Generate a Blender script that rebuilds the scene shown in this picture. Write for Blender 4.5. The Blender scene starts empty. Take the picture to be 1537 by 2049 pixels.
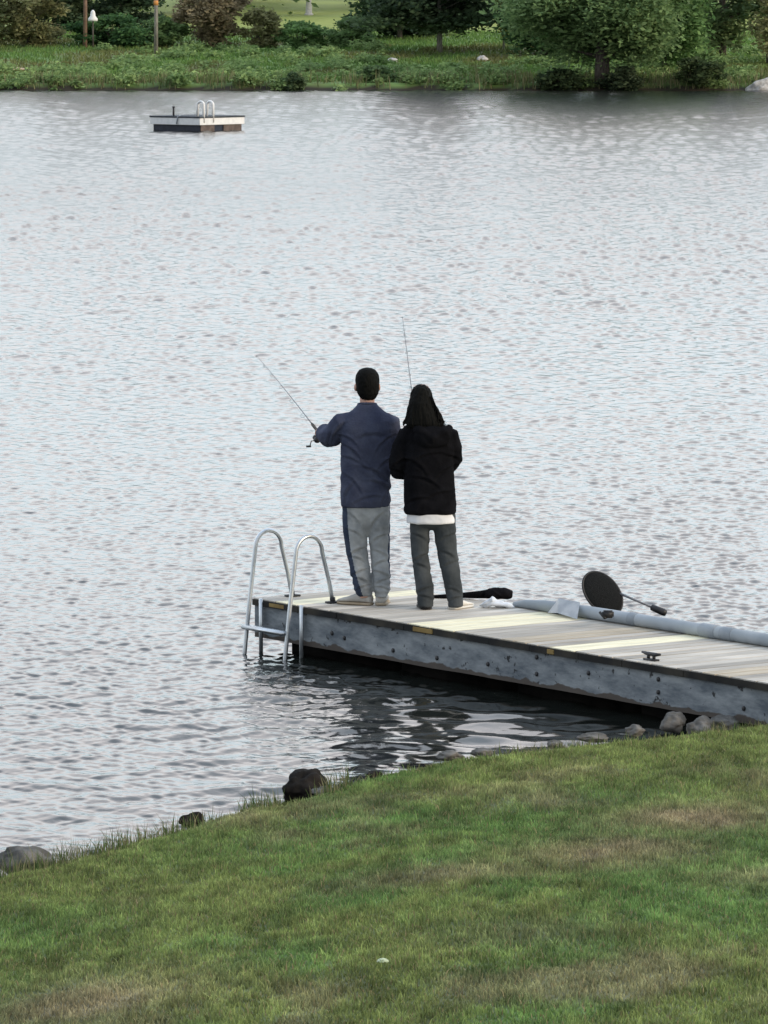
import bpy, bmesh, math, random
import numpy as np
from mathutils import Vector, Matrix, noise as mnoise

random.seed(7)
rng = np.random.default_rng(11)
S = bpy.context.scene
COL = S.collection

# ------------------------------------------------------------------ camera
F, CX, CY, HC = 10500.0, 768.5, 1024.5, 5.08
PITCH = math.atan(1057.5 / F)
cam_d = bpy.data.cameras.new('camera')
cam = bpy.data.objects.new('camera', cam_d); COL.objects.link(cam)
cam.location = (0, 0, HC)
cam.rotation_euler = (math.pi / 2 - PITCH, 0, 0)
cam_d.sensor_fit = 'HORIZONTAL'; cam_d.sensor_width = 36.0
cam_d.lens = 36.0 * F / 1537.0
cam_d.clip_start = 0.5; cam_d.clip_end = 3000
S.camera = cam

def ray(px, py):
    x = (px - CX) / F; y = -(py - CY) / F
    return Vector((x, math.cos(PITCH) + y * math.sin(PITCH), -math.sin(PITCH) + y * math.cos(PITCH)))
def P(px, py, z):                 # surveyed point at height z
    d = ray(px, py); t = (z - HC) / d.z
    return Vector((0, 0, HC)) + d * t
def PD(px, py, dep):              # surveyed point at distance dep
    d = ray(px, py); t = dep / d.y
    return Vector((0, 0, HC)) + d * t

# ------------------------------------------------------------------ numpy noise
_tab = rng.random((256, 256))
def vnoise(x, y):
    xi = np.floor(x).astype(int); yi = np.floor(y).astype(int)
    fx = x - xi; fy = y - yi
    fx = fx * fx * (3 - 2 * fx); fy = fy * fy * (3 - 2 * fy)
    a = _tab[xi & 255, yi & 255]; b = _tab[(xi + 1) & 255, yi & 255]
    c = _tab[xi & 255, (yi + 1) & 255]; d = _tab[(xi + 1) & 255, (yi + 1) & 255]
    return (a * (1 - fx) + b * fx) * (1 - fy) + (c * (1 - fx) + d * fx) * fy
def fbm(x, y, o=4):
    r = 0; a = .5; s = 0
    for i in range(o):
        r = r + a * vnoise(x * 2 ** i + 17.3 * i, y * 2 ** i + 5.1 * i); s += a; a *= .55
    return r / s
def sstep(a, b, x):
    t = np.clip((x - a) / (b - a), 0, 1); return t * t * (3 - 2 * t)

# ------------------------------------------------------------------ object helpers
def tag(o, label=None, cat=None, group=None, kind=None):
    if label: o['label'] = label
    if cat: o['category'] = cat
    if group: o['group'] = group
    if kind: o['kind'] = kind
    return o
def empty(name, loc, label, cat, group=None, rz=0):
    o = bpy.data.objects.new(name, None); COL.objects.link(o)
    o.location = loc; o.rotation_euler = (0, 0, rz); o.empty_display_size = .1
    return tag(o, label, cat, group)
def link(name, me, mats, parent=None, smooth=True):
    o = bpy.data.objects.new(name, me); COL.objects.link(o)
    for m in (mats if isinstance(mats, (list, tuple)) else [mats]): me.materials.append(m)
    if parent: o.parent = parent
    me.polygons.foreach_set('use_smooth', [bool(smooth)] * len(me.polygons))
    return o
def obj(name, bm, mats, parent=None, smooth=True, angle=None):
    bmesh.ops.recalc_face_normals(bm, faces=bm.faces)
    me = bpy.data.meshes.new(name); bm.to_mesh(me); bm.free()
    o = link(name, me, mats, parent, smooth)
    if angle:
        me.polygons.foreach_set('use_smooth', [True] * len(me.polygons))
        try: me.set_sharp_from_angle(angle=math.radians(angle))
        except Exception: pass
    return o
def np_mesh(name, verts, quads=None, tris=None, color=None):
    me = bpy.data.meshes.new(name)
    verts = np.asarray(verts, np.float32)
    nq = 0 if quads is None else len(quads); nt = 0 if tris is None else len(tris)
    loops = []
    if nq: loops.append(np.asarray(quads, np.int32).ravel())
    if nt: loops.append(np.asarray(tris, np.int32).ravel())
    loops = np.concatenate(loops)
    starts = np.concatenate([np.arange(nq) * 4, nq * 4 + np.arange(nt) * 3]).astype(np.int32)
    me.vertices.add(len(verts)); me.vertices.foreach_set('co', verts.ravel())
    me.loops.add(len(loops)); me.loops.foreach_set('vertex_index', loops)
    me.polygons.add(nq + nt); me.polygons.foreach_set('loop_start', starts)
    me.update(calc_edges=True)
    if color is not None:
        a = me.attributes.new('Col', 'FLOAT_COLOR', 'POINT')
        c = np.ones((len(verts), 4), np.float32); c[:, :3] = color
        a.data.foreach_set('color', c.ravel())
    return me

def add_box(bm, c, s, R=None, bev=0.0):
    r = bmesh.ops.create_cube(bm, size=1.0)
    vs = r['verts']
    M = Matrix.Translation(c) @ (R.to_4x4() if R else Matrix.Identity(4)) @ Matrix.Diagonal((*s, 1))
    bmesh.ops.transform(bm, matrix=M, verts=vs)
    if bev:
        es = {e for v in vs for e in v.link_edges}
        bmesh.ops.bevel(bm, geom=list(es), offset=bev, segments=2, affect='EDGES')
def add_tube(bm, pts, radii, n=10, cap=True, ell=None):
    pts = [Vector(p) for p in pts]
    if not isinstance(radii, (list, tuple)): radii = [radii] * len(pts)
    rings = []; up = None
    for i, p in enumerate(pts):
        t = (pts[min(i + 1, len(pts) - 1)] - pts[max(i - 1, 0)]).normalized()
        if up is None:
            up = Vector((0, 0, 1)) if abs(t.z) < .9 else Vector((0, 1, 0))
        s = t.cross(up).normalized(); up = s.cross(t).normalized()
        rx = radii[i]; ry = rx * (ell if ell else 1)
        rings.append([bm.verts.new(p + s * (rx * math.cos(2 * math.pi * k / n)) + up * (ry * math.sin(2 * math.pi * k / n))) for k in range(n)])
    for a, b in zip(rings, rings[1:]):
        for k in range(n): bm.faces.new((a[k], a[(k + 1) % n], b[(k + 1) % n], b[k]))
    if cap:
        bm.faces.new(list(reversed(rings[0]))); bm.faces.new(rings[-1])
def add_rings(bm, rings, n=24, cap=True, pw=2.0):    # horizontal rings (cx, cy, z, rx, ry)
    R = []
    for (cx, cy, z, rx, ry) in rings:
        v = []
        for k in range(n):
            a = 2 * math.pi * k / n; c, s = math.cos(a), math.sin(a)
            c = math.copysign(abs(c) ** (2 / pw), c); s = math.copysign(abs(s) ** (2 / pw), s)
            v.append(bm.verts.new((cx + rx * c, cy + ry * s, z)))
        R.append(v)
    for a, b in zip(R, R[1:]):
        for k in range(n): bm.faces.new((a[k], a[(k + 1) % n], b[(k + 1) % n], b[k]))
    if cap:
        bm.faces.new(list(reversed(R[0]))); bm.faces.new(R[-1])
def add_ball(bm, c, r, R=None, sub=3):
    q = bmesh.ops.create_icosphere(bm, subdivisions=sub, radius=1.0)
    M = Matrix.Translation(c) @ (R.to_4x4() if R else Matrix.Identity(4)) @ Matrix.Diagonal((*r, 1)) if isinstance(r, (tuple, list)) else Matrix.Translation(c) @ Matrix.Scale(r, 4)
    bmesh.ops.transform(bm, matrix=M, verts=q['verts'])
def fuse(bm, vox=.008, smooth=4, disp=None):         # one continuous skin round overlapping forms
    bmesh.ops.recalc_face_normals(bm, faces=bm.faces)
    me = bpy.data.meshes.new('t'); bm.to_mesh(me); bm.free()
    o = bpy.data.objects.new('t', me); COL.objects.link(o)
    m = o.modifiers.new('r', 'REMESH'); m.mode = 'VOXEL'; m.voxel_size = vox
    s = o.modifiers.new('s', 'SMOOTH'); s.factor = .5; s.iterations = smooth
    dg = bpy.context.evaluated_depsgraph_get(); dg.update()
    ev = o.evaluated_get(dg)
    out = bpy.data.meshes.new_from_object(ev)
    COL.objects.unlink(o); bpy.data.objects.remove(o); bpy.data.meshes.remove(me)
    if disp:
        nv = [(v.co.copy(), v.normal.copy()) for v in out.vertices]
        for v, (c, n) in zip(out.vertices, nv): v.co = c + n * disp(c, n)
    out.update()
    return out

# ------------------------------------------------------------------ materials
def new_mat(name):
    m = bpy.data.materials.new(name); m.use_nodes = True
    nt = m.node_tree; b = nt.nodes['Principled BSDF']
    return m, nt, b
def mat(name, c1, c2=None, rough=.6, scale=8, metal=0, bump=0, bscale=None, detail=5, stretch=None, spec=.4, lo=.35, hi=.65):
    m, nt, b = new_mat(name)
    b.inputs['Roughness'].default_value = rough; b.inputs['Metallic'].default_value = metal
    b.inputs['Specular IOR Level'].default_value = spec
    tc = nt.nodes.new('ShaderNodeTexCoord'); src = tc.outputs['Object']
    if stretch:
        mp = nt.nodes.new('ShaderNodeMapping'); mp.inputs['Scale'].default_value = stretch
        nt.links.new(src, mp.inputs['Vector']); src = mp.outputs['Vector']
    if c2 is None:
        c2 = tuple(min(1, x * 1.35) for x in c1); c1 = tuple(x * .75 for x in c1)
    n = nt.nodes.new('ShaderNodeTexNoise'); n.inputs['Scale'].default_value = scale; n.inputs['Detail'].default_value = detail
    nt.links.new(src, n.inputs['Vector'])
    r = nt.nodes.new('ShaderNodeValToRGB')
    r.color_ramp.elements[0].position = lo; r.color_ramp.elements[1].position = hi
    r.color_ramp.elements[0].color = (*c1, 1); r.color_ramp.elements[1].color = (*c2, 1)
    nt.links.new(n.outputs['Fac'], r.inputs['Fac']); nt.links.new(r.outputs['Color'], b.inputs['Base Color'])
    if bump:
        n2 = nt.nodes.new('ShaderNodeTexNoise'); n2.inputs['Scale'].default_value = bscale or scale * 4; n2.inputs['Detail'].default_value = 4
        nt.links.new(src, n2.inputs['Vector'])
        bp = nt.nodes.new('ShaderNodeBump'); bp.inputs['Strength'].default_value = bump; bp.inputs['Distance'].default_value = .02
        nt.links.new(n2.outputs['Fac'], bp.inputs['Height']); nt.links.new(bp.outputs['Normal'], b.inputs['Normal'])
    return m
def leaf_mat(name, trans=.25, rough=.7):
    m, nt, b = new_mat(name)
    at = nt.nodes.new('ShaderNodeAttribute'); at.attribute_name = 'Col'
    nt.links.new(at.outputs['Color'], b.inputs['Base Color'])
    b.inputs['Roughness'].default_value = rough; b.inputs['Specular IOR Level'].default_value = .2
    if trans:
        t = nt.nodes.new('ShaderNodeBsdfTranslucent'); nt.links.new(at.outputs['Color'], t.inputs['Color'])
        mx = nt.nodes.new('ShaderNodeMixShader'); mx.inputs[0].default_value = trans
        nt.links.new(b.outputs[0], mx.inputs[1]); nt.links.new(t.outputs[0], mx.inputs[2])
        nt.links.new(mx.outputs[0], nt.nodes['Material Output'].inputs['Surface'])
    return m

M = {}
M['leaf'] = leaf_mat('leaf', .4); M['blade'] = leaf_mat('grass_blade', .3)
M['attr'] = leaf_mat('plank_wood', 0, .75)
M['bark'] = mat('bark', (.05, .042, .034), (.14, .12, .10), .9, 6, bump=.5, stretch=(3, 3, .6))
M['palebark'] = mat('pale_bark', (.16, .15, .13), (.34, .32, .28), .9, 6, bump=.4, stretch=(3, 3, .6))
M['rock'] = mat('rock', (.04, .038, .034), (.19, .18, .165), .85, 5, bump=.8, bscale=18)
M['darkrock'] = mat('dark_rock', (.006, .006, .006), (.028, .024, .021), .9, 6, bump=.8, bscale=18, spec=.1)
M['palerock'] = mat('pale_rock', (.30, .29, .27), (.62, .60, .57), .85, 5, bump=.6, bscale=18)
M['alu'] = mat('aluminium', (.50, .53, .56), (.66, .69, .71), .38, 5, metal=.85, bump=.05)
M['darkmetal'] = mat('dark_metal', (.012, .012, .014), (.03, .03, .032), .5, 30)
M['white'] = mat('white_paint', (.74, .74, .73), (.84, .84, .82), .55, 6)
M['navy'] = mat('navy_hull', (.008, .012, .025), (.018, .025, .045), .5, 6)
M['brick'] = mat('weathered_float', (.09, .068, .058), (.15, .115, .10), .8, 6)
M['shadewood'] = mat('shade_black_wet_timber', (.003, .003, .003), (.010, .009, .008), .95, 5, spec=.05)  # near-black colour holds the shade under the dock
M['skin'] = mat('skin', (.42, .24, .18), (.52, .31, .24), .55, 20)
M['sweater'] = mat('faded_navy_knit', (.040, .046, .078), (.070, .079, .118), .95, 7, bump=.25, bscale=60, spec=.1)
M['pants'] = mat('grey_sweatpants', (.20, .215, .225), (.40, .42, .43), .95, 7, bump=.25, bscale=45, spec=.1)
M['stripe'] = mat('blue_stripe', (.028, .038, .062), (.05, .064, .098), .95, 9, spec=.1)
M['dkpants'] = mat('charcoal_trousers', (.038, .044, .048), (.07, .078, .083), .95, 7, bump=.2, bscale=45, spec=.1)
M['black'] = mat('black_fleece', (.004, .004, .005), (.009, .009, .011), .95, 8, bump=.25, bscale=50, spec=.06)
M['hair'] = mat('black_hair', (.003, .0032, .003), (.008, .008, .007), .75, 25, stretch=(8, 8, .8), bump=.4, bscale=14, spec=.08)
M['wcloth'] = mat('white_cloth', (.66, .66, .67), (.78, .78, .79), .9, 9, spec=.1)
M['shoe'] = mat('pale_canvas', (.36, .35, .33), (.5, .49, .46), .85, 12, spec=.2)
M['sole'] = mat('tan_sole', (.30, .24, .16), (.40, .33, .24), .8, 12)
M['wsole'] = mat('white_sole', (.62, .6, .55), (.75, .72, .66), .8, 12)
M['blackshoe'] = mat('black_shoe', (.008, .008, .009), (.02, .02, .022), .7, 12)
M['graph'] = mat('graphite', (.13, .13, .14), (.22, .22, .23), .35, 20)
M['cork'] = mat('cork', (.05, .045, .04), (.10, .085, .07), .85, 60)
M['tube'] = mat('grey_pvc', (.26, .295, .325), (.36, .395, .425), .6, 3, bump=.05)
M['tubedk'] = mat('grey_joint', (.20, .23, .26), (.28, .31, .34), .55, 5)
M['mesh'] = mat('black_netting', (.010, .011, .012), (.022, .024, .025), .8, 120, bump=.4, bscale=200)
M['soil'] = mat('soil', (.03, .025, .018), (.07, .055, .04), .95, 5)
M['sand'] = mat('tan_sand', (.34, .25, .17), (.46, .35, .25), .95, 3)
M['plastic'] = mat('translucent_plastic', (.55, .58, .62), (.72, .74, .77), .4, 10)
M['orange'] = mat('orange_tape', (.6, .25, .06), (.7, .32, .1), .7, 10)

# painted fascia: grey-blue paint with chips
def fascia_mat():
    m, nt, b = new_mat('peeling_blue_grey_paint')
    N = nt.nodes.new; L = nt.links.new
    tc = N('ShaderNodeTexCoord')
    mp = N('ShaderNodeMapping'); mp.inputs['Scale'].default_value = (1.0, 1, 3.2); L(tc.outputs['Object'], mp.inputs['Vector'])
    n1 = N('ShaderNodeTexNoise'); n1.inputs['Scale'].default_value = 2.2; n1.inputs['Detail'].default_value = 9; n1.inputs['Roughness'].default_value = .68
    L(mp.outputs[0], n1.inputs['Vector'])
    r1 = N('ShaderNodeValToRGB'); e = r1.color_ramp.elements
    e[0].position = .38; e[0].color = (.10, .12, .14, 1); e[1].position = .62; e[1].color = (.28, .305, .32, 1)
    L(n1.outputs['Fac'], r1.inputs['Fac'])
    n2 = N('ShaderNodeTexNoise'); n2.inputs['Scale'].default_value = 7.5; n2.inputs['Detail'].default_value = 5; n2.inputs['Roughness'].default_value = .6
    mp2 = N('ShaderNodeMapping'); mp2.inputs['Scale'].default_value = (1.2, 1, 1.3); L(tc.outputs['Object'], mp2.inputs['Vector']); L(mp2.outputs[0], n2.inputs['Vector'])
    r2 = N('ShaderNodeValToRGB'); e = r2.color_ramp.elements
    e[0].position = .61; e[0].color = (0, 0, 0, 1); e[1].position = .65; e[1].color = (1, 1, 1, 1)
    L(n2.outputs['Fac'], r2.inputs['Fac'])
    mx = N('ShaderNodeMixRGB'); mx.inputs[2].default_value = (.03, .032, .034, 1)
    L(r2.outputs[0], mx.inputs[0]); L(r1.outputs[0], mx.inputs[1])
    # bare brown timber low down, ragged edge (object z runs 0 at deck to negative)
    sx = N('ShaderNodeSeparateXYZ'); L(tc.outputs['Object'], sx.inputs[0])
    n3 = N('ShaderNodeTexNoise'); n3.inputs['Scale'].default_value = 3.5; n3.inputs['Detail'].default_value = 6; L(tc.outputs['Object'], n3.inputs['Vector'])
    ma = N('ShaderNodeMath'); ma.operation = 'MULTIPLY_ADD'; ma.inputs[1].default_value = .16; L(n3.outputs['Fac'], ma.inputs[0]); L(sx.outputs['Z'], ma.inputs[2])
    r3 = N('ShaderNodeMapRange'); r3.inputs['From Min'].default_value = -.192; r3.inputs['From Max'].default_value = -.184
    r3.inputs['To Min'].default_value = 1; r3.inputs['To Max'].default_value = 0; L(ma.outputs[0], r3.inputs['Value'])
    r4 = N('ShaderNodeValToRGB'); r4.color_ramp.elements[0].color = (.035, .03, .026, 1); r4.color_ramp.elements[1].color = (.12, .10, .085, 1)
    L(n1.outputs['Fac'], r4.inputs['Fac'])
    mx2 = N('ShaderNodeMixRGB'); L(r3.outputs[0], mx2.inputs[0]); L(mx.outputs[0], mx2.inputs[1]); L(r4.outputs[0], mx2.inputs[2])
    L(mx2.outputs[0], b.inputs['Base Color']); b.inputs['Roughness'].default_value = .75; b.inputs['Specular IOR Level'].default_value = .3
    bp = N('ShaderNodeBump'); bp.inputs['Strength'].default_value = .4; bp.inputs['Distance'].default_value = .01
    L(n1.outputs['Fac'], bp.inputs['Height']); L(bp.outputs[0], b.inputs['Normal'])
    return m
M['fascia'] = fascia_mat()

# ------------------------------------------------------------------ world, sun
SUN_EL, SUN_AZ = math.radians(20), math.radians(118)     # azimuth measured from +Y towards +X
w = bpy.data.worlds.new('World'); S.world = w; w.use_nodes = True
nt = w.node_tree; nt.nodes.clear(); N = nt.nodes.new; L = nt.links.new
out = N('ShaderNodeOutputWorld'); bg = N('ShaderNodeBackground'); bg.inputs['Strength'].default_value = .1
sky = N('ShaderNodeTexSky'); sky.sky_type = 'NISHITA'; sky.sun_disc = False
sky.sun_elevation = SUN_EL; sky.sun_rotation = SUN_AZ; sky.dust_density = 2.0
tc = N('ShaderNodeTexCoord')
mp = N('ShaderNodeMapping'); mp.inputs['Scale'].default_value = (1, 1, 3.0); L(tc.outputs['Generated'], mp.inputs['Vector'])
nz = N('ShaderNodeTexNoise'); nz.inputs['Scale'].default_value = 3.2; nz.inputs['Detail'].default_value = 6; L(mp.outputs[0], nz.inputs['Vector'])
rp = N('ShaderNodeValToRGB'); rp.color_ramp.elements[0].position = .38; rp.color_ramp.elements[0].color = (.6, .6, .6, 1)
rp.color_ramp.elements[1].position = .60; rp.color_ramp.elements[1].color = (.95, .95, .95, 1); L(nz.outputs['Fac'], rp.inputs['Fac'])
nz2 = N('ShaderNodeTexNoise'); nz2.inputs['Scale'].default_value = 2.3; nz2.inputs['Detail'].default_value = 3; L(mp.outputs[0], nz2.inputs['Vector'])
sz = N('ShaderNodeSeparateXYZ'); L(tc.outputs['Generated'], sz.inputs[0])
me_ = N('ShaderNodeMath'); me_.operation = 'MULTIPLY_ADD'; me_.inputs[1].default_value = .46; L(nz2.outputs['Fac'], me_.inputs[0]); L(sz.outputs['Z'], me_.inputs[2])
ad = N('ShaderNodeMath'); ad.operation = 'SUBTRACT'; ad.inputs[1].default_value = .22; L(me_.outputs[0], ad.inputs[0])
rc = N('ShaderNodeValToRGB'); SKY = [(0.0, (14.6, 17.6, 19.6)), (.10, (15.6, 17.9, 19.4)), (.20, (20.4, 19.6, 19.4)), (.32, (19.4, 18.8, 19.2)), (.50, (14.5, 16.8, 19.4)), (.80, (12.5, 14.8, 18.0))]
rc.color_ramp.elements[0].color = (*SKY[0][1], 1); rc.color_ramp.elements[1].color = (*SKY[-1][1], 1); rc.color_ramp.elements[1].position = SKY[-1][0]
for p_, c_ in SKY[1:-1]: rc.color_ramp.elements.new(p_).color = (*c_, 1)
L(ad.outputs[0], rc.inputs['Fac'])
mx = N('ShaderNodeMixRGB'); L(rp.outputs[0], mx.inputs[0]); L(sky.outputs[0], mx.inputs[1]); L(rc.outputs[0], mx.inputs[2])
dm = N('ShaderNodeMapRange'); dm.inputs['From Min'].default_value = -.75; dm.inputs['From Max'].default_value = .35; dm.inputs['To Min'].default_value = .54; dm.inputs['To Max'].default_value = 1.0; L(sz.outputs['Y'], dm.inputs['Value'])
ml = N('ShaderNodeMixRGB'); ml.blend_type = 'MULTIPLY'; ml.inputs[0].default_value = 1; L(mx.outputs[0], ml.inputs[1]); L(dm.outputs[0], ml.inputs[2])   # dimming added behind the camera in place of unseen trees, darkens faces turned there
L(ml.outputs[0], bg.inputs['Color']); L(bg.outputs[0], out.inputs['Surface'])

sl = bpy.data.lights.new('sun', 'SUN'); sl.energy = 2.2; sl.angle = math.radians(12); sl.color = (1, .84, .64)
so = bpy.data.objects.new('sun', sl); COL.objects.link(so)
sd = Vector((math.sin(SUN_AZ) * math.cos(SUN_EL), math.cos(SUN_AZ) * math.cos(SUN_EL), math.sin(SUN_EL)))
so.rotation_euler = sd.to_track_quat('Z', 'Y').to_euler(); so.location = sd * 50
S.view_settings.view_transform = 'Standard'; S.view_settings.look = 'None'
S.view_settings.exposure = 0; S.view_settings.gamma = 1

# ------------------------------------------------------------------ near lawn
SH = [P(x, y, .13) for x, y in [(-500, 1850), (-200, 1795), (0, 1742), (100, 1722), (210, 1692), (300, 1668), (380, 1648), (450, 1622), (520, 1604), (600, 1594), (660, 1578), (720, 1556), (830, 1530), (900, 1514), (1050, 1498), (1130, 1488), (1250, 1474), (1350, 1466), (1450, 1456), (1537, 1438), (1700, 1405), (2000, 1360)]]
SHX = np.array([p.x for p in SH]); SHY = np.array([p.y for p in SH])
def shore(x): 
    y = np.interp(x, SHX, SHY)
    y = y + np.where(x > SHX[-1], (x - SHX[-1]) * 1.2, 0) + np.where(x < SHX[0], (x - SHX[0]) * .9, 0)
    return y
def ground(x, y):
    x = np.asarray(x, float); y = np.asarray(y, float)
    s = (shore(x) + .18 * (fbm(x * 2.3 + 40, y * .0 + 3.) - .5) - y) * .8
    up = .02 + .13 * (1 - np.exp(-np.maximum(s, 0) / .22)) + .068 * np.maximum(s, 0)
    up = up + .16 * (fbm(x * .42 + 9, y * .30 + 2, 3) - .5) * sstep(.2, 2.5, s) + .025 * (fbm(x * 3 + 1, y * 2 + 7, 3) - .5) * sstep(0, .5, s)
    return np.where(s > 0, up, np.maximum(.02 + .45 * s, -1.4))
def lawn_color(x, y):
    n1 = fbm(x * .9 + 3, y * .45 + 1, 4); n2 = fbm(x * 3.1 + 11, y * 1.3 + 5, 3); n3 = fbm(x * .5 + 70, y * .22 + 31, 3)
    dry = sstep(.55, .74, n1 * .75 + n2 * .25) * .6
    for (px, py, rx, ry, k) in DRY:
        dry = np.maximum(dry, k * np.exp(-(((x - px) / rx) ** 2 + ((y - py) / ry) ** 2)) * (.5 + .9 * n2))
    lush = sstep(.45, .62, n3 * .7 + n2 * .3)
    for (px, py, rx, ry, k) in LUSH:
        lush = np.maximum(lush, k * np.exp(-(((x - px) / rx) ** 2 + ((y - py) / ry) ** 2)) * (.6 + .8 * n2))
    tuft = (.38 + 1.32 * fbm(x * 11 + 2, y * 4.5 + 8, 3))[:, None] * (.62 + .78 * fbm(x * 3.7 + 22, y * 1.5 + 18, 3))[:, None]
    dry = np.clip(dry, 0, 1)[:, None]; lush = np.clip(lush, 0, 1)[:, None]
    c = np.array([.185, .232, .078]) * (1 - lush) + np.array([.125, .215, .066]) * lush
    return (c * (1 - dry) + np.array([.30, .25, .16]) * dry) * tuft
def G(px, py):
    z = .4
    for _ in range(8):
        p = P(px, py, z); z = float(ground([p.x], [p.y])[0])
    return P(px, py, z)
DRY = []; LUSH = []
for (px, py, rx, ry, k) in [(1400, 1640, .55, .8, .95), (1220, 1705, .5, .8, .9), (880, 1755, .6, .5, .6), (180, 2010, .5, .8, .9), (1050, 1870, .4, .5, .35), (60, 1745, .4, .6, .6), (500, 1640, .3, .35, .5), (760, 1600, .8, .3, .4), (1537, 1760, .4, .6, .5)]:
    p = G(px, py); DRY.append((p.x, p.y, rx, ry, k))
for (px, py, rx, ry, k) in [(640, 1690, .9, 1.0, 1), (1130, 1610, .8, .8, .9), (60, 1870, .5, 1.0, .9), (1480, 1850, .4, .8, .9), (1430, 1550, .6, .6, .5)]:
    p = G(px, py); LUSH.append((p.x, p.y, rx, ry, k))

xs = np.concatenate([np.linspace(-60, -5, 30), np.linspace(-4.9, 4.9, 140), np.linspace(5, 60, 30)])
ys = np.concatenate([np.linspace(-12, 18, 20), np.linspace(18.2, 40, 200), np.linspace(40.4, 60, 20)])
X, Y = np.meshgrid(xs, ys); Z = ground(X.ravel(), Y.ravel())
Z = np.where(np.abs(X.ravel()) > 1e9, Z, Z)
nx, ny = len(xs), len(ys)
i = (np.arange(ny - 1)[:, None] * nx + np.arange(nx - 1)[None]).ravel()
qd = np.stack([i, i + 1, i + 1 + nx, i + nx], 1)
vc = lawn_color(X.ravel(), Y.ravel()) * .55
vc = np.where((Z < .12)[:, None], np.array([.045, .038, .028]), vc)
lawn = link('lawn', np_mesh('lawn', np.stack([X.ravel(), Y.ravel(), Z], 1), qd, None, vc), M['attr'])
tag(lawn, 'sloping grass bank in the foreground', None, None, 'structure')

def blades(x, y, z, h, wd, col, lean=.45, segs=2):
    n = len(x)
    a = rng.random(n) * 2 * math.pi; la = rng.random(n) * 2 * math.pi; l = lean * h * rng.random(n)
    dx, dy = np.cos(a) * wd / 2, np.sin(a) * wd / 2
    lx, ly = np.cos(la) * l, np.sin(la) * l
    b = np.stack([x, y, z - .004], 1); m = np.stack([x + lx * .35, y + ly * .35, z + h * .55], 1); t = np.stack([x + lx, y + ly, z + h * (1 - .25 * (l / np.maximum(h, 1e-6)))], 1)
    o = np.stack([dx, dy, np.zeros(n)], 1)
    V = np.stack([b - o, b + o, m + o * .75, m - o * .75, t], 1).reshape(-1, 3)
    k = np.arange(n) * 5
    q = np.stack([k, k + 1, k + 2, k + 3], 1); tr = np.stack([k + 3, k + 2, k + 4], 1)
    c = np.repeat(col, 5, 0)
    return V, q, tr, c
def cat_blades(lst):
    V = []; Q = []; T = []; C = []; off = 0
    for v, q, t, c in lst:
        V.append(v); Q.append(q + off); T.append(t + off); C.append(c); off += len(v)
    return np.concatenate(V), np.concatenate(Q), np.concatenate(T), np.concatenate(C)

NB = 430000
y = 19.5 + 17.5 * rng.random(NB * 2); x = (rng.random(NB * 2) * 2 - 1) * 4.2
keep = (np.abs(x) < .0745 * y + .9) & (y < shore(x) - .05)
x, y = x[keep][:NB], y[keep][:NB]
z = ground(x, y)
c = lawn_color(x, y)
c = c * (.62 + .8 * rng.random(len(x)))[:, None]
straw = rng.random(len(x)) < .07
c[straw] = np.array([.26, .22, .12]) * (.7 + .6 * rng.random(straw.sum()))[:, None]
h = (.013 + .021 * rng.random(len(x))) * (.35 + 1.5 * fbm(x * 7, y * 3.5, 3))
h = np.where(rng.random(len(x)) < .03, h * 1.8, h)
set1 = blades(x, y, z, h, .0045 + .003 * rng.random(len(x)), c, .9)
# longer fringe by the water
n2 = 13000
x = (rng.random(n2) * 2 - 1) * 4.6; e = rng.gamma(1.6, .11, n2)
y = shore(x) - .02 - e
cl = fbm(x * 4 + 5, y * 0 + 2, 3)
k = cl + .25 * rng.random(n2) > .52
x, y, e, cl = x[k], y[k], e[k], cl[k]
c = np.where(rng.random(len(x))[:, None] < .45, np.array([.20, .19, .10]), np.array([.075, .12, .035])) * (.7 + .6 * rng.random(len(x)))[:, None]
h = (.04 + .13 * rng.random(len(x)) ** 2) * (.5 + cl) * np.where(x > -.2, .55, 1.0)
set2 = blades(x, y, ground(x, y), h, .004 + .003 * rng.random(len(x)), c, .6)
V, Q, T, C = cat_blades([set1, set2])
g = link('grass', np_mesh('grass', V, Q, T, C), M['blade'], None, False)
tag(g, 'short patchy lawn grass with taller blades at the water edge', 'grass', None, 'stuff')

# ------------------------------------------------------------------ lake water
f2 = F / 2
rows_py = np.arange(150, 1830, 1.0)
th = np.array([-(ray(CX, p).z / ray(CX, p).y) for p in rows_py])
Yr = HC / th
Yr = np.concatenate([[300.], Yr, [24.0]])
U = np.concatenate([np.linspace(-1.2, -.13, 26)[:-1], np.arange(-.100, .1001, 2.4 / F), np.linspace(.13, 1.2, 26)[1:]])
nx, ny = len(U), len(Yr)
Y = np.repeat(Yr[:, None], nx, 1); Y = Y.astype(np.float32); X = (Y * U[None]).astype(np.float32)
drow = np.abs(np.gradient(Yr))[:, None]
dcol = np.gradient(U)[None] * Y
Zw = np.zeros_like(X)
calm = 1 - .82 * sstep(1.0, -1.2, (Y - 37.6)) * sstep(-1.2, .3, X) - .28 * sstep(37.5, 33, Y) * sstep(.3, -1.2, X)
WAVE = .140
gust = .65 + .7 * fbm(X * .06 + 3, Y * .02 + 9, 3)
NW = 200
LY = np.exp(rng.uniform(math.log(.09), math.log(5.5), NW))       # depth-wise length of each wavelet train
LX = .66 * LY ** .55 * np.exp(rng.normal(0, .40, NW))            # breadth: short crests
SG = rng.choice([-1, 1], NW); ph = rng.random(NW) * 2 * math.pi
s0 = WAVE * math.sqrt(2.0 / NW)
LD_ = .225 * (Yr[:, None] / 40.0) ** 1.42          # wavelets lengthen with the fetch
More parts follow.
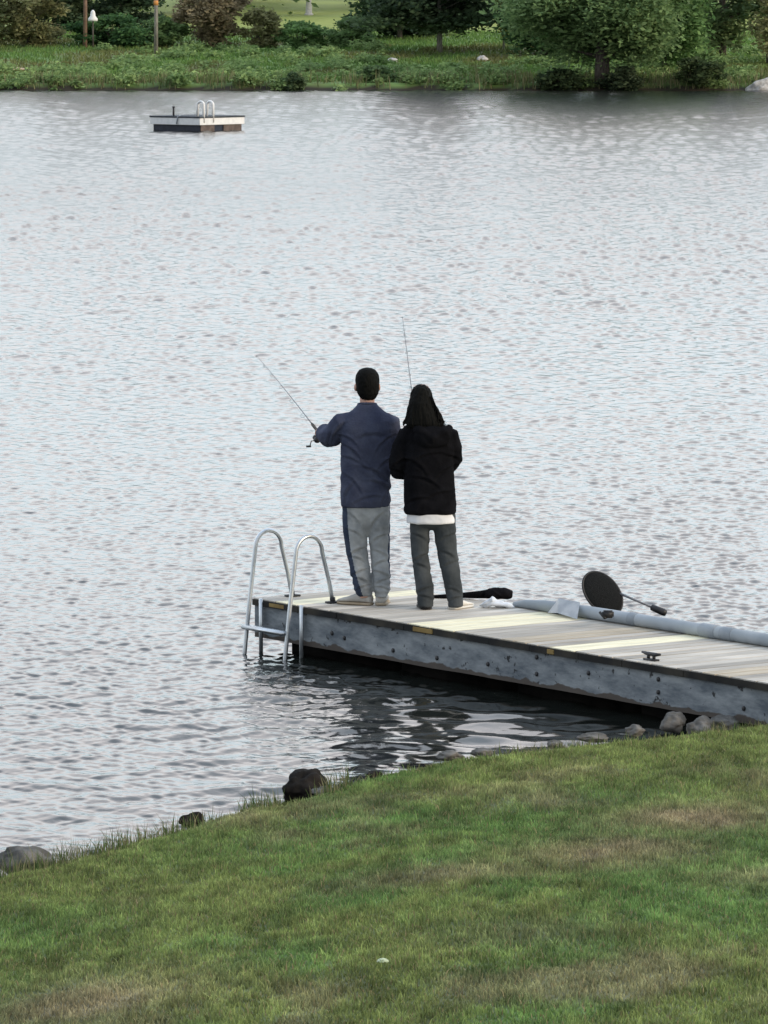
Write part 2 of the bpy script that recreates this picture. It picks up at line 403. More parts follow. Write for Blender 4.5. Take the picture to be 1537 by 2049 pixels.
for ly, lx, sg, p0 in zip(LY, LX, SG, ph):
    kx, ky = 2 * math.pi / lx * sg, 2 * math.pi / ly
    a = min(s0 / ky, .30 * math.sqrt(2.0 / NW) * 2.2 / abs(kx))
    fil = sstep(2.0, 3.6, ly / drow) * sstep(2.0, 4.0, lx / dcol)
    act = np.where(fil.max(1) > 0)[0]
    if len(act) == 0: continue
    a0, a1 = act.min(), act.max() + 1
    amp = fil[a0:a1] * calm[a0:a1]
    amp = amp * np.exp(-(np.log(ly / LD_[a0:a1]) / .75) ** 2)
    amp = (amp * (1 - .12 * sstep(105, 190, Y[a0:a1])) * a).astype(np.float32)
    phi = np.float32(kx) * X[a0:a1] + np.float32(ky) * Y[a0:a1] + np.float32(p0)
    Zw[a0:a1] += amp * (np.cos(phi) - .17 * np.sin(2 * phi))          # steeper on the face towards this shore
for k in range(22):                                   # long smooth wavelets running in to the near shore
    l = math.exp(rng.uniform(math.log(.30), math.log(.72))); t = rng.normal(math.radians(86), math.radians(30)); p0 = rng.random() * 6.283
    act = np.where(Yr < 46)[0]; a0, a1 = act.min(), act.max() + 1
    Zw[a0:a1] += sstep(46, 35, Y[a0:a1]) * (.055 + .040 * sstep(-1.2, .2, X[a0:a1])) * math.sqrt(2 / 22) * l / (2 * math.pi) * np.cos(2 * math.pi / l * (math.cos(t) * X[a0:a1] + math.sin(t) * Y[a0:a1]) + p0)
Zw *= gust
i = (np.arange(ny - 1)[:, None] * nx + np.arange(nx - 1)[None]).ravel()
qd = np.stack([i, i + nx, i + 1 + nx, i + 1], 1)
me = np_mesh('lake_water', np.stack([X.ravel(), Y.ravel(), Zw.ravel()], 1), qd)
a = me.attributes.new('rip', 'FLOAT', 'POINT'); a.data.foreach_set('value', (calm * gust).ravel().astype(np.float32))
def water_mat():
    m, nt, b = new_mat('lake_water'); N = nt.nodes.new; L = nt.links.new
    b.inputs['Base Color'].default_value = (.012, .014, .012, 1)
    b.inputs['Roughness'].default_value = .03; b.inputs['IOR'].default_value = 1.333
    tc = N('ShaderNodeTexCoord')
    n1 = N('ShaderNodeTexNoise'); n1.inputs['Scale'].default_value = 4.0; n1.inputs['Detail'].default_value = 4; n1.inputs['Roughness'].default_value = .6
    mp = N('ShaderNodeMapping'); mp.inputs['Scale'].default_value = (1.0, .8, 1); L(tc.outputs['Object'], mp.inputs['Vector']); L(mp.outputs[0], n1.inputs['Vector'])
    at = N('ShaderNodeAttribute'); at.attribute_name = 'rip'
    geo = N('ShaderNodeSeparateXYZ'); L(tc.outputs['Object'], geo.inputs[0])
    mr = N('ShaderNodeMapRange'); mr.inputs['From Min'].default_value = 38; mr.inputs['From Max'].default_value = 110
    mr.inputs['To Min'].default_value = .15; mr.inputs['To Max'].default_value = .15; L(geo.outputs['Y'], mr.inputs['Value'])
    mu = N('ShaderNodeMath'); mu.operation = 'MULTIPLY'; L(mr.outputs[0], mu.inputs[0]); L(at.outputs['Fac'], mu.inputs[1])
    bp = N('ShaderNodeBump'); bp.inputs['Distance'].default_value = .075
    rr = N('ShaderNodeMapRange'); rr.inputs['From Min'].default_value = 45; rr.inputs['From Max'].default_value = 130
    rr.inputs['To Min'].default_value = .09; rr.inputs['To Max'].default_value = .20; L(geo.outputs['Y'], rr.inputs['Value']); L(rr.outputs[0], b.inputs['Roughness'])
    L(mu.outputs[0], bp.inputs['Strength']); L(n1.outputs['Fac'], bp.inputs['Height']); L(bp.outputs[0], b.inputs['Normal'])
    return m
water = link('lake_water', me, water_mat())
tag(water, 'rippled lake water', None, None, 'structure')

# ------------------------------------------------------------------ dock
ZD = .40
A = P(512, 1196, ZD); E_ = P(1537, 1366, ZD)
ed = (E_ - A); ed.z = 0; ed.normalize()               # along the dock towards the shore
nd = Vector((-ed.y, ed.x, 0))                          # across, away from the viewer
if nd.y < 0: nd = -nd
LD, WD = 7.6, 1.27
RD = math.atan2(ed.y, ed.x)
dock = empty('dock', (A.x, A.y, ZD), 'narrow plank dock with weathered grey boards, some pale new ones, and peeling blue grey side', 'dock', None, RD)
# local frame: +x along the dock to the shore, +y across away from viewer, z=0 deck top
loc = lambda p: dock_inv @ p
dock_inv = (Matrix.Translation((A.x, A.y, ZD)) @ Matrix.Rotation(RD, 4, 'Z')).inverted()
def dl(px, py, z=ZD): return dock_inv @ P(px, py, z)
pw = .142; npl = int(LD / pw)
u1a, u1b = dl(828, 1249).x, dl(896, 1260).x
u2a, u2b = dl(1118, 1296).x, dl(1150, 1301).x
u3a, u3b = dl(556, 1203).x, dl(606, 1211).x
u4a, u4b = dl(1000, 1277).x, dl(1050, 1285).x
u5a, u5b = dl(1400, 1343).x, dl(1470, 1354).x
bm = bmesh.new(); cl = []
lay = None; bmV = []; bmF = []; bmC = []
def cube_np(c, s):
    b = len(bmV)
    for dz in (-1, 1):
        for dy in (-1, 1):
            for dx in (-1, 1): bmV.append((c[0] + dx * s[0] / 2, c[1] + dy * s[1] / 2, c[2] + dz * s[2] / 2))
    for f in ((0, 2, 3, 1), (4, 5, 7, 6), (0, 1, 5, 4), (2, 6, 7, 3), (0, 4, 6, 2), (1, 3, 7, 5)): bmF.append([b + q for q in f])
    return b
for k in range(npl):
    u = (k + .5) * pw
    r = random.random()
    col = np.array([.49, .455, .40]) * (.74 + .5 * r)
    new = any(a - .02 < u < b_ + .02 for a, b_ in ((u1a, u1b), (u2a - .03, u2b + .03), (u3a, u3b)))
    tan = any(a < u < b_ for a, b_ in ((u4a, u4b), (u5a, u5b)))
    if new: col = np.array([.88, .82, .60]) * (.95 + .08 * r)
    elif tan: col = np.array([.46, .40, .31])
    gap = .008 + .008 * random.random() + (.014 if random.random() < .22 and not new else 0)
    oh = .012 * (random.random() - .5)
    # subdivide along length for grain variation
    segs = 14; y0, y1 = -.015 + oh, WD + .015 + oh; b = len(bmV)
    skew = 0; dz = .0012 * (random.random() - .5)
    for q in range(segs + 1):
        yy = y0 + (y1 - y0) * q / segs; cc = col * (1 + .30 * mnoise.noise(Vector((u * 3, yy * 1.6, k))) * (.25 if new else 1))
        for (xx, zz) in ((-.5, -.038), (.5, -.038), (.5, 0), (-.5, 0)):
            bmV.append((u + xx * (pw - gap), yy, zz + dz + skew * xx)); bmC.append(cc)
    for q in range(segs):
        for e in range(4): bmF.append([b + q * 4 + e, b + q * 4 + (e + 1) % 4, b + q * 4 + 4 + (e + 1) % 4, b + q * 4 + 4 + e])
    bmF.append([b + 3, b + 2, b + 1, b]); bmF.append([b + segs * 4 + e for e in range(4)])
V = np.array(bmV); 
me = np_mesh('deck', V, np.array(bmF), None, np.array(bmC))
# plank material: grain on top, weathered dark end grain where boards are old
def plank_mat():
    m, nt, b = new_mat('weathered_planks'); N = nt.nodes.new; L = nt.links.new
    at = N('ShaderNodeAttribute'); at.attribute_name = 'Col'
    tc = N('ShaderNodeTexCoord'); mp = N('ShaderNodeMapping'); mp.inputs['Scale'].default_value = (22, 1.6, 10); L(tc.outputs['Object'], mp.inputs['Vector'])
    n = N('ShaderNodeTexNoise'); n.inputs['Scale'].default_value = 1.5; n.inputs['Detail'].default_value = 6; L(mp.outputs[0], n.inputs['Vector'])
    r = N('ShaderNodeValToRGB'); r.color_ramp.elements[0].position = .3; r.color_ramp.elements[0].color = (.74, .74, .74, 1); r.color_ramp.elements[1].position = .7; r.color_ramp.elements[1].color = (1.15, 1.15, 1.15, 1)
    L(n.outputs['Fac'], r.inputs['Fac'])
    mx = N('ShaderNodeMixRGB'); mx.blend_type = 'MULTIPLY'; mx.inputs[0].default_value = 1; L(at.outputs['Color'], mx.inputs[1]); L(r.outputs[0], mx.inputs[2])
    L(mx.outputs[0], b.inputs['Base Color']); b.inputs['Roughness'].default_value = .8; b.inputs['Specular IOR Level'].default_value = .25
    bp = N('ShaderNodeBump'); bp.inputs['Strength'].default_value = .3; bp.inputs['Distance'].default_value = .004; L(n.outputs['Fac'], bp.inputs['Height']); L(bp.outputs[0], b.inputs['Normal'])
    return m
deck = link('deck', me, plank_mat(), dock, False)
# trim board under the plank ends: dark rotten edge with a few new ochre blocks
bm = bmesh.new(); u = 0
while u < LD - .05:
    l = random.uniform(.25, .7)
    l = min(l, LD - u)
    add_box(bm, (u + l / 2, -.022 + random.uniform(-.004, .004), -.030), (l - .004, .02, .046))
    u += l
mt = mat('rotten_edge', (.010, .010, .010), (.055, .048, .035), .9, 2.2, detail=4, lo=.45, hi=.7)
obj('edge_strip', bm, mt, dock, False)
ochre = mat('ochre_wood', (.17, .11, .035), (.30, .21, .075), .85, 6)
for a, b_ in ((u1a + .02, u1a + .26), (u2a - .08, u2a), (u3a - .06, u3a + .14)):
    bm = bmesh.new(); add_box(bm, ((a + b_) / 2, -.026, -.030), (b_ - a, .022, .034), bev=.003); obj('edge_patch', bm, ochre, dock, False)
def slab(name, y, z0, z1, m, x0=0, x1=LD, th=.045):
    bm = bmesh.new(); n = 40
    V0 = []
    for k in range(n + 1):
        xx = x0 + (x1 - x0) * k / n
        dz = .006 * mnoise.noise(Vector((xx * 2, y, 3)))
        V0.append([bm.verts.new((xx, y - th / 2, z0 + dz)), bm.verts.new((xx, y - th / 2, z1)), bm.verts.new((xx, y + th / 2, z1)), bm.verts.new((xx, y + th / 2, z0 + dz))])
    for a, b in zip(V0, V0[1:]):
        for q in range(4): bm.faces.new((a[q], a[(q + 1) % 4], b[(q + 1) % 4], b[q]))
    bm.faces.new(V0[0]); bm.faces.new(list(reversed(V0[-1])))
    return obj(name, bm, m, dock, False)
slab('side_beam', .012, -.300, -.046, M['fascia'])
slab('side_beam', WD - .012, -.300, -.046, M['fascia'])
bm = bmesh.new(); add_box(bm, (.026, WD / 2, -.172), (.045, WD - .09, .25)); obj('end_beam', bm, M['fascia'], dock, False)
bm = bmesh.new()
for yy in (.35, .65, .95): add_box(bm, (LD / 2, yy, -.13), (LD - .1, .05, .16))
obj('joist', bm, M['shadewood'], dock, False)
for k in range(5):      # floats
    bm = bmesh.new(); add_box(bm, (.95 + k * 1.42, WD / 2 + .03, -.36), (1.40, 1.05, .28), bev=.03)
    obj('float', bm, M['shadewood'], dock)
for (px, py, zz) in ((1074, 1290, -.09), (1074, 1290, -.21), (1322, 1330, -.10), (1322, 1330, -.19), (1497, 1358, -.20), (664, 1222, -.17), (690, 1226, -.19), (790, 1242, -.22), (884, 1256, -.22), (985, 1273, -.20), (1180, 1307, -.14)):
    bm = bmesh.new(); uu = dl(px, py).x
    add_tube(bm, [(uu, -.008, zz), (uu, -.018, zz), (uu, -.021, zz)], [.017, .017, .010], 10)
    obj('bolt', bm, M['darkmetal'], dock)
for uu, side in ((dl(1348, 1317).x, .10),):
    bm = bmesh.new()
    add_box(bm, (uu, side, .006), (.13, .05, .012), bev=.003)
    for q in (-.03, .03): add_tube(bm, [(uu + q, side, .01), (uu + q, side, .04)], .012, 8)
    add_tube(bm, [(uu - .10, side, .050), (uu - .05, side, .044), (uu + .05, side, .044), (uu + .10, side, .050)], [.008, .014, .014, .008], 8)
    obj('cleat', bm, M['darkmetal'], dock)

# ------------------------------------------------------------------ dock ladder
lx0, lx1 = dl(506, 1199).x + .03, dl(594, 1213).x
lad = empty('dock_ladder', (A.x, A.y, ZD), 'silver tube ladder with two tall looped handrails on the near corner of the dock', 'ladder', None, RD)
def hoop(x0):
    pts = [(x0, -.20, -.75), (x0, -.17, -.38), (x0, -.125, 0), (x0, -.07, .40)]
    c = Vector((x0, .055, .40))
    for k in range(1, 12):
        a = math.pi - math.pi * k / 12
        pts.append((x0, .052 + .122 * math.cos(a), .40 + .125 * math.sin(a)))
    pts += [(x0, .172, .40), (x0, .235, .18), (x0, .27, 0.01)]
    bm = bmesh.new(); add_tube(bm, pts, .0165, 12); return bm
for xx in (lx0, lx1):
    o = obj('handrail', hoop(xx), M['alu'], lad)
    bm = bmesh.new(); add_box(bm, (xx, .275, .008), (.07, .11, .014), bev=.003); add_tube(bm, [(xx, .27, .01), (xx, .268, .045)], .022, 10)
    obj('foot_plate', bm, M['darkmetal'], lad)
    bm = bmesh.new(); add_box(bm, (xx + .035, -.045, -.20), (.035, .018, .42), bev=.003); add_tube(bm, [(xx + .035, -.052, -.40), (xx + .04, -.06, -.85)], .015, 10)
    obj('mounting_rail', bm, M['alu'], lad)
for zz in (-.20, -.48, -.74):
    bm = bmesh.new(); add_box(bm, ((lx0 + lx1) / 2, -.165 + zz * .05, zz), (lx1 - lx0, .07, .032), bev=.006)
    obj('rung', bm, M['alu'], lad)

# ------------------------------------------------------------------ people
def shoe(bm_u, bm_s, x, y, ang, L_=.285, wid=.05, z0=0.0, hgt=1.0):
    R = Matrix.Translation((x, y, z0)) @ Matrix.Rotation(ang, 4, 'Z')
    prof = [(-.075, .034, .075), (-.06, .042, .095), (0, .046, .10), (.06, .048, .085), (.12, .052, .062), (.165, .048, .05), (.195, .036, .04), (.21, .015, .03)]
    k = L_ / .285
    for bm, lo, sc, ex in ((bm_u, .022, 1.0, 0), (bm_s, 0.0, None, .004)):
        R_ = []
        for (yy, ww, hh) in prof:
            top = lo + (hh * hgt - lo) if sc else .024
            ww = (ww + ex) * wid / .05; yy = yy * k
            ring = []
            for a in range(12):
                t = 2 * math.pi * a / 12
                c, s = math.cos(t), math.sin(t)
                c = math.copysign(abs(c) ** .7, c); s = math.copysign(abs(s) ** .7, s)
                ring.append(bm.verts.new(R @ Vector((ww * c, yy, (lo + top) / 2 + (top - lo) / 2 * s))))
            R_.append(ring)
        for a, b in zip(R_, R_[1:]):
            for q in range(12): bm.faces.new((a[q], a[(q + 1) % 12], b[(q + 1) % 12], b[q]))
        bm.faces.new(R_[0]); bm.faces.new(list(reversed(R_[-1])))
def add_hand(bm, wrist, d, palm_n, side, curl=1.0):
    d = Vector(d).normalized(); n = Vector(palm_n); n = (n - d * n.dot(d)).normalized(); s = d.cross(n).normalized() * side
    w_ = Vector(wrist)
    add_tube(bm, [w_ - d * .03, w_, w_ + d * .03, w_ + d * .06, w_ + d * .09], [.027, .026, .034, .039, .036], 10, ell=.5)
    for k, (off, ln) in enumerate(((-.028, .072), (-.010, .082), (.010, .077), (.027, .062))):
        b = w_ + d * .085 + s * off
        p1 = b + d * ln * .42 + n * ln * .12 * curl
        p2 = p1 + d * ln * .10 + n * ln * .42 * curl
        p3 = p2 - d * ln * .26 * curl + n * ln * .14
        add_tube(bm, [b - d * .02, b, p1, p2, p3], [.0095, .0095, .009, .0085, .007], 8)
    t0 = w_ + d * .03 - s * .033
    add_tube(bm, [t0, t0 - s * .022 + d * .02 + n * .012, t0 - s * .022 + d * .045 + n * .03, t0 - s * .01 + d * .06 + n * .045], [.014, .012, .010, .008], 8)
def add_head(bm, c, rz=0, tilt=0, s=1.0, ear=.088):
    R = Matrix.Translation(c) @ Matrix.Rotation(rz, 4, 'Z') @ Matrix.Rotation(tilt, 4, 'X') @ Matrix.Scale(s, 4)
    t = bmesh.new()
    add_ball(t, (0, -.008, .03), (.076, .094, .088)); add_ball(t, (0, .022, -.045), (.058, .068, .068))
    add_ball(t, (0, .03, -.085), (.034, .046, .03))
    add_tube(t, [(0, .090, .02), (0, .104, -.012), (0, .094, -.028)], [.010, .015, .012], 8)
    add_ball(t, (0, .080, .035), (.055, .014, .012), sub=2)
    add_ball(t, (0, .086, -.055), (.022, .008, .007), sub=2)
    for q in (-1, 1):
        add_ball(t, (q * ear, .0, -.014), (.014, .022, .033), sub=2)
    bmesh.ops.transform(t, matrix=R, verts=t.verts)
    me = bpy.data.meshes.new('h'); t.to_mesh(me); t.free(); bm.from_mesh(me); bpy.data.meshes.remove(me)
    return R
def eyes(R, parent):
    for q in (-1, 1):
        bm = bmesh.new(); add_ball(bm, (q * .031, .076, .012), .012, sub=2); bmesh.ops.transform(bm, matrix=R, verts=bm.verts)
        obj('eye', bm, M['wcloth'], parent)
def wrinkle(amp, sc, seed):
    def f(c, n):
        a = mnoise.noise(Vector((c.x * sc * .7 + seed, c.y * sc * .7, c.z * sc * 1.3 + c.x * sc * .6)))
        b = mnoise.noise(Vector((c.x * sc * 2 + seed, c.y * sc * 2, c.z * sc * 2.6)))
        return amp * (1 - abs(a) * 2.2) * .8 + amp * .35 * b
    return f

def creases(items):
    def f(c, n):
        d = 0
        if n.y > .45: return 0
        for (x, z, ang, ln, wd, dp) in items:
            dx, dz = c.x - x, c.z - z; ca, sa = math.cos(ang), math.sin(ang)
            u = dx * ca + dz * sa; v = -dx * sa + dz * ca + .25 * u * u / ln
            if abs(u) < ln * 1.5 and abs(v) < wd * 3.5:
                e = math.exp(-(u / ln) ** 2 * 1.2)
                d += dp * e * (-math.exp(-(v / wd) ** 2) + .75 * math.exp(-((v - wd * 1.5) / (wd * 1.1)) ** 2))
        return d
    return f
def man():
    p = P(735, 1211, ZD)
    r = empty('person', (p.x, p.y, ZD), 'person in navy long sleeved top and grey striped sweatpants, holding a fishing rod out left', 'person')
    # body
    bm = bmesh.new()
    HR = add_head(bm, (0, .03, 1.665), math.radians(10), math.radians(-4), 1.0)
    add_tube(bm, [(0, -.01, 1.40), (0, .0, 1.50), (0, .015, 1.60)], [.062, .058, .056], 12)
    add_rings(bm, [(0, 0, .78, .15, .10), (0, 0, .95, .15, .10), (0, 0, 1.2, .165, .105), (0, 0, 1.36, .17, .10), (0, 0, 1.44, .12, .08), (0, 0, 1.48, .06, .06)], 20)
    for sx, path in ((-1, [(-.17, 0, 1.40), (-.262, .07, 1.27), (-.335, .29, 1.285)]), (1, [(.165, 0, 1.40), (.19, .02, 1.13), (-.01, .27, 1.17), ])):
        add_tube(bm, [path[0], path[1], path[2]], [.05, .042, .028], 12)
    add_hand(bm, (-.335, .29, 1.285), (-.25, .9, .1), (0, -.2, -1), 1)
    add_hand(bm, (-.01, .27, 1.17), (-.8, .5, .15), (0, .3, -1), -1)
    for path in ([(-.09, 0, .80), (-.075, .01, .44), (-.015, -.02, .06)], [(.085, 0, .80), (.092, .01, .44), (.105, -.02, .06)]):
        add_tube(bm, path, [.08, .055, .04], 12)
    link('body', fuse(bm, .006, 3), M['skin'], r)
    eyes(HR, r)
    # hair: short crop, fuller behind, down to the nape
    bm = bmesh.new()
    add_rings(bm, [(0, -.01, .134, .012, .012), (0, -.01, .130, .036, .042), (0, -.01, .118, .060, .070), (0, -.010, .095, .079, .092), (0, -.010, .065, .089, .103), (0, -.012, .03, .091, .106), (0, -.020, -.005, .087, .097), (0, -.022, -.035, .086, .090), (0, -.030, -.062, .077, .076), (0, -.036, -.088, .064, .060), (0, -.040, -.105, .048, .046), (0, -.040, -.112, .025, .03)], 30)
    me = fuse(bm, .005, 2, lambda c, n: .0022 * mnoise.noise(c * 45) + .0028 * mnoise.noise(Vector((c.x * 150, c.y * 150, c.z * 50))))
    bm = bmesh.new(); bm.from_mesh(me)
    dead = [v for v in bm.verts if (v.co.y > .058 and v.co.z < .065) or (v.co.y > .030 and v.co.z < -.005)]
    bmesh.ops.delete(bm, geom=dead, context='VERTS'); bmesh.ops.transform(bm, matrix=HR, verts=bm.verts)
    obj('hair', bm, M['hair'], r)
    # sweater
    bm = bmesh.new()
    add_rings(bm, [(-.012, 0, .752, .180, .128), (-.012, 0, .80, .188, .134), (-.012, 0, .95, .188, .130), (-.010, -.005, 1.12, .188, .130), (-.003, -.01, 1.25, .196, .132), (0, -.012, 1.34, .205, .128), (0, -.01, 1.40, .198, .115), (0, -.008, 1.445, .165, .098), (0, -.004, 1.48, .115, .082), (0, 0, 1.515, .078, .070), (0, .002, 1.53, .070, .064)], 32, pw=2.3)
    add_tube(bm, [(-.13, -.01, 1.405), (-.185, -.005, 1.39), (-.232, .03, 1.325), (-.262, .055, 1.285), (-.29, .12, 1.275), (-.325, .24, 1.29), (-.338, .285, 1.29)], [.06, .078, .082, .085, .083, .068, .045], 16)
    add_tube(bm, [(.13, -.01, 1.405), (.172, 0, 1.385), (.192, .01, 1.28), (.196, .02, 1.16), (.175, .06, 1.11), (.08, .19, 1.15), (.01, .26, 1.17)], [.06, .075, .070, .066, .064, .056, .042], 16)
    cr = creases([(-.10, 1.17, -.75, .12, .012, .010), (-.05, 1.08, -.6, .14, .014, .010), (.06, 1.02, -.55, .13, .013, .012), (.10, .93, -.45, .10, .012, .010), (-.09, .93, -.9, .12, .013, .008),
                  (-.14, 1.27, -.5, .09, .012, .010), (.13, 1.25, .7, .10, .012, .010), (.03, 1.30, .05, .13, .016, .006), (.15, 1.10, .5, .08, .012, .010), (.02, .83, .15, .12, .012, .007), (-.15, .86, 1.2, .10, .012, .008), (.13, .82, 1.1, .08, .011, .008), (-.24, 1.30, 1.0, .07, .012, .010), (-.29, 1.27, 1.3, .06, .010, .009), (-.20, 1.36, .8, .07, .012, .008)])
    def wr(c, n, f=wrinkle(.006, 7, 3)):
        k = 1.0
        fold = 0
        if n.y < .2 and c.z < 1.2:      # diagonal drag folds across the lower back
            q = (c.z - 1.0) + (c.x - .02) * .75
            fold = -.016 * math.exp(-((q - .06) / .022) ** 2) * math.exp(-((c.x - .03) / .12) ** 2) - .013 * math.exp(-((q + .03) / .02) ** 2) * math.exp(-((c.x - .05) / .11) ** 2)
        return f(c, n) * k + fold * .6 + cr(c, n)
    link('sweater', fuse(bm, .007, 5, wr), M['sweater'], r)
    # collar
    bm = bmesh.new()
    add_tube(bm, [(.066 * math.cos(a), .002 + .062 * math.sin(a), 1.525 - .010 * math.sin(a)) for a in [2 * math.pi * k / 24 for k in range(25)]], .010, 8)
    obj('collar', bm, M['sweater'], r)
    # trousers
    bm = bmesh.new()
    add_rings(bm, [(-.012, 0, .86, .165, .11), (-.010, 0, .76, .174, .115), (-.008, 0, .70, .170, .105), (-.006, 0, .62, .155, .075), (-.004, 0, .56, .12, .04), (-.004, 0, .53, .05, .02)], 28, pw=2.4)
    add_tube(bm, [(-.094, 0, .76), (-.096, 0, .60), (-.080, .015, .42), (-.050, 0, .24), (-.030, -.01, .15), (-.018, -.015, .095), (-.012, -.015, .07)], [.092, .090, .079, .073, .074, .060, .046], 18)
    add_tube(bm, [(.086, 0, .76), (.088, 0, .60), (.095, .015, .42), (.104, 0, .24), (.108, -.01, .15), (.108, -.015, .095), (.108, -.015, .07)], [.088, .084, .073, .066, .067, .054, .044], 18)
    w1 = wrinkle(.005, 8, 8)
    cp = creases([(-.09, .66, -.9, .09, .012, .010), (.07, .66, .9, .09, .012, .010), (-.08, .55, -.6, .08, .012, .009), (.09, .52, .5, .08, .012, .009), (-.075, .42, .5, .07, .012, .011), (-.07, .36, -.4, .07, .011, .010), (.10, .40, -.5, .07, .012, .011), (.10, .33, .4, .07, .011, .010),
                  (-.06, .26, .45, .07, .011, .011), (-.04, .20, -.4, .07, .010, .011), (-.03, .15, .35, .07, .009, .010), (.105, .25, -.4, .07, .011, .011), (.11, .19, .4, .06, .010, .010), (.11, .14, -.2, .06, .009, .010)])
    def wt(c, n):
        low = max(0, .32 - c.z) / .32
        return w1(c, n) + cp(c, n) + .006 * low * math.sin(c.z * 95 + c.x * 22 + 2 * mnoise.noise(c * 12))
    me = fuse(bm, .007, 3, wt)
    o = link('sweatpants', me, [M['pants'], M['stripe']], r)
    for f in me.polygons:
        c = f.center
        edge = np.interp(c.z, [.07, .24, .42, .60, .80], [-.030, -.085, -.125, -.145, -.155])
        edge2 = np.interp(c.z, [.07, .24, .42, .60, .80], [.150, .155, .150, .155, .16])
        if c.x < edge and c.y > -.10: f.material_index = 1
        if c.x > edge2 and abs(c.y) < .03: f.material_index = 1
    for (x, y_, a) in ((-.035, .012, math.radians(64)), (.108, .03, math.radians(-4))):
        bu, bs = bmesh.new(), bmesh.new(); shoe(bu, bs, x, y_, a)
        o = obj('shoe', bu, M['shoe'], r); obj('sole', bs, M['sole'], o)
    return r, p
man_root, man_p = man()

def woman():
    p = P(868, 1219, ZD)
    r = empty('person', (p.x, p.y, ZD), 'person with long black hair in black hooded jacket over white shirt and charcoal trousers', 'person')
    off = Vector((-.026, 0, 0))
    bm = bmesh.new()
    HR = add_head(bm, (-.092, .03, 1.58), math.radians(18), math.radians(-8), .97, .070)
    add_tube(bm, [(-.05, -.01, 1.32), (-.07, .0, 1.42), (-.088, .015, 1.52)], [.055, .05, .048], 12)
    add_rings(bm, [(-.02, 0, .74, .15, .10), (-.02, 0, .95, .135, .095), (-.03, 0, 1.2, .145, .10), (-.04, 0, 1.30, .145, .09), (-.05, 0, 1.37, .09, .07), (-.06, 0, 1.40, .05, .05)], 20)
    add_tube(bm, [(-.17, 0, 1.32), (-.255, .04, 1.06), (-.12, .25, 1.04)], [.044, .038, .025], 12)
    add_tube(bm, [(.10, 0, 1.32), (.135, .05, 1.10), (-.01, .26, 1.08)], [.044, .038, .025], 12)
    add_hand(bm, (-.12, .25, 1.04), (.3, .8, .1), (.5, 0, -1), 1)
    add_hand(bm, (-.01, .26, 1.08), (-.7, .6, .1), (0, .3, -1), -1)
    for path in ([(-.10, 0, .72), (-.104, .015, .40), (-.062, -.012, .05)], [(.078, 0, .72), (.103, .012, .42), (.162, -.012, .05)]):
        add_tube(bm, path, [.06, .042, .034], 12)
    link('body', fuse(bm, .006, 3), M['skin'], r)
    eyes(HR, r)
    # long hair
    bm = bmesh.new()
    add_ball(bm, (-.094, .012, 1.605), (.082, .098, .090), sub=4)
    add_rings(bm, [(-.094, .0, 1.62, .078, .085), (-.096, -.03, 1.56, .092, .082), (-.092, -.045, 1.50, .106, .078), (-.086, -.055, 1.45, .120, .074), (-.078, -.065, 1.405, .134, .064), (-.070, -.075, 1.375, .120, .045)], 28)
    for k in range(26):
        a = random.uniform(-1, 1)
        x0 = -.09 + .085 * a; x1 = -.078 + .150 * a + random.uniform(-.012, .012)
        z1 = 1.375 + .03 * random.random() - .02 * (1 - a * a)
        add_tube(bm, [(x0, -.055 + .03 * a * a, 1.55), ((x0 + x1) / 2 + .012 * math.sin(k), -.085 + .03 * a * a, 1.47), (x1, -.10 + .04 * a * a, 1.41), (x1 + random.uniform(-.01, .016), -.105 + .05 * a * a, z1)], [.014, .013, .010, .005], 6)
    add_tube(bm, [(.0, -.03, 1.50), (.035, -.05, 1.44), (.060, -.05, 1.41), (.068, -.045, 1.385)], [.016, .014, .010, .004], 6)
    add_tube(bm, [(.0, -.05, 1.47), (.045, -.07, 1.42), (.052, -.07, 1.385)], [.014, .011, .004], 6)
    me = fuse(bm, .006, 2, lambda c, n: .006 * mnoise.noise(Vector((c.x * 60, c.y * 60, c.z * 6))))
    bm = bmesh.new(); bm.from_mesh(me)
    dead = [v for v in bm.verts if v.co.y > .085 and v.co.z < 1.645]
    bmesh.ops.delete(bm, geom=dead, context='VERTS')
    for k in range(46):                      # loose strands
        sd = 1 if random.random() < .72 else -1
        x0 = -.092 + sd * random.uniform(.05, .08); z0 = random.uniform(1.48, 1.62); yb = random.uniform(-.08, -.02)
        x1 = -.080 + sd * random.uniform(.09, .155); z1 = random.uniform(1.36, 1.43); w_ = random.uniform(-.02, .025)
        add_tube(bm, [(x0, yb, z0), (x0 * .55 + x1 * .45 + sd * abs(w_), yb - .015, z0 * .55 + z1 * .45), (x1, yb - .03, z1 + .02), (x1 + sd * random.uniform(-.01, .03), yb - .03, z1)], [.004, .004, .003, .0012], 5)
    obj('hair', bm, M['hair'], r)
    # jacket
    bm = bmesh.new()
    add_rings(bm, [(-.026, 0, .722, .186, .132), (-.026, 0, .74, .196, .142), (-.030, 0, .85, .192, .135), (-.036, 0, .96, .188, .13), (-.036, 0, 1.10, .180, .128), (-.034, -.01, 1.22, .188, .128), (-.034, -.01, 1.30, .196, .118), (-.038, -.008, 1.355, .172, .10), (-.045, 0, 1.39, .12, .08), (-.055, 0, 1.42, .075, .065)], 32, pw=2.3)
    add_tube(bm, [(-.14, -.01, 1.33), (-.200, -.005, 1.31), (-.242, .01, 1.22), (-.268, .02, 1.10), (-.262, .05, 1.04), (-.20, .14, 1.03), (-.13, .235, 1.04)], [.055, .072, .074, .072, .070, .062, .042], 16)
    add_tube(bm, [(.07, -.01, 1.33), (.120, -.005, 1.31), (.142, .02, 1.22), (.150, .045, 1.13), (.125, .10, 1.08), (.06, .19, 1.08), (.005, .25, 1.08)], [.055, .068, .066, .062, .06, .055, .042], 16)
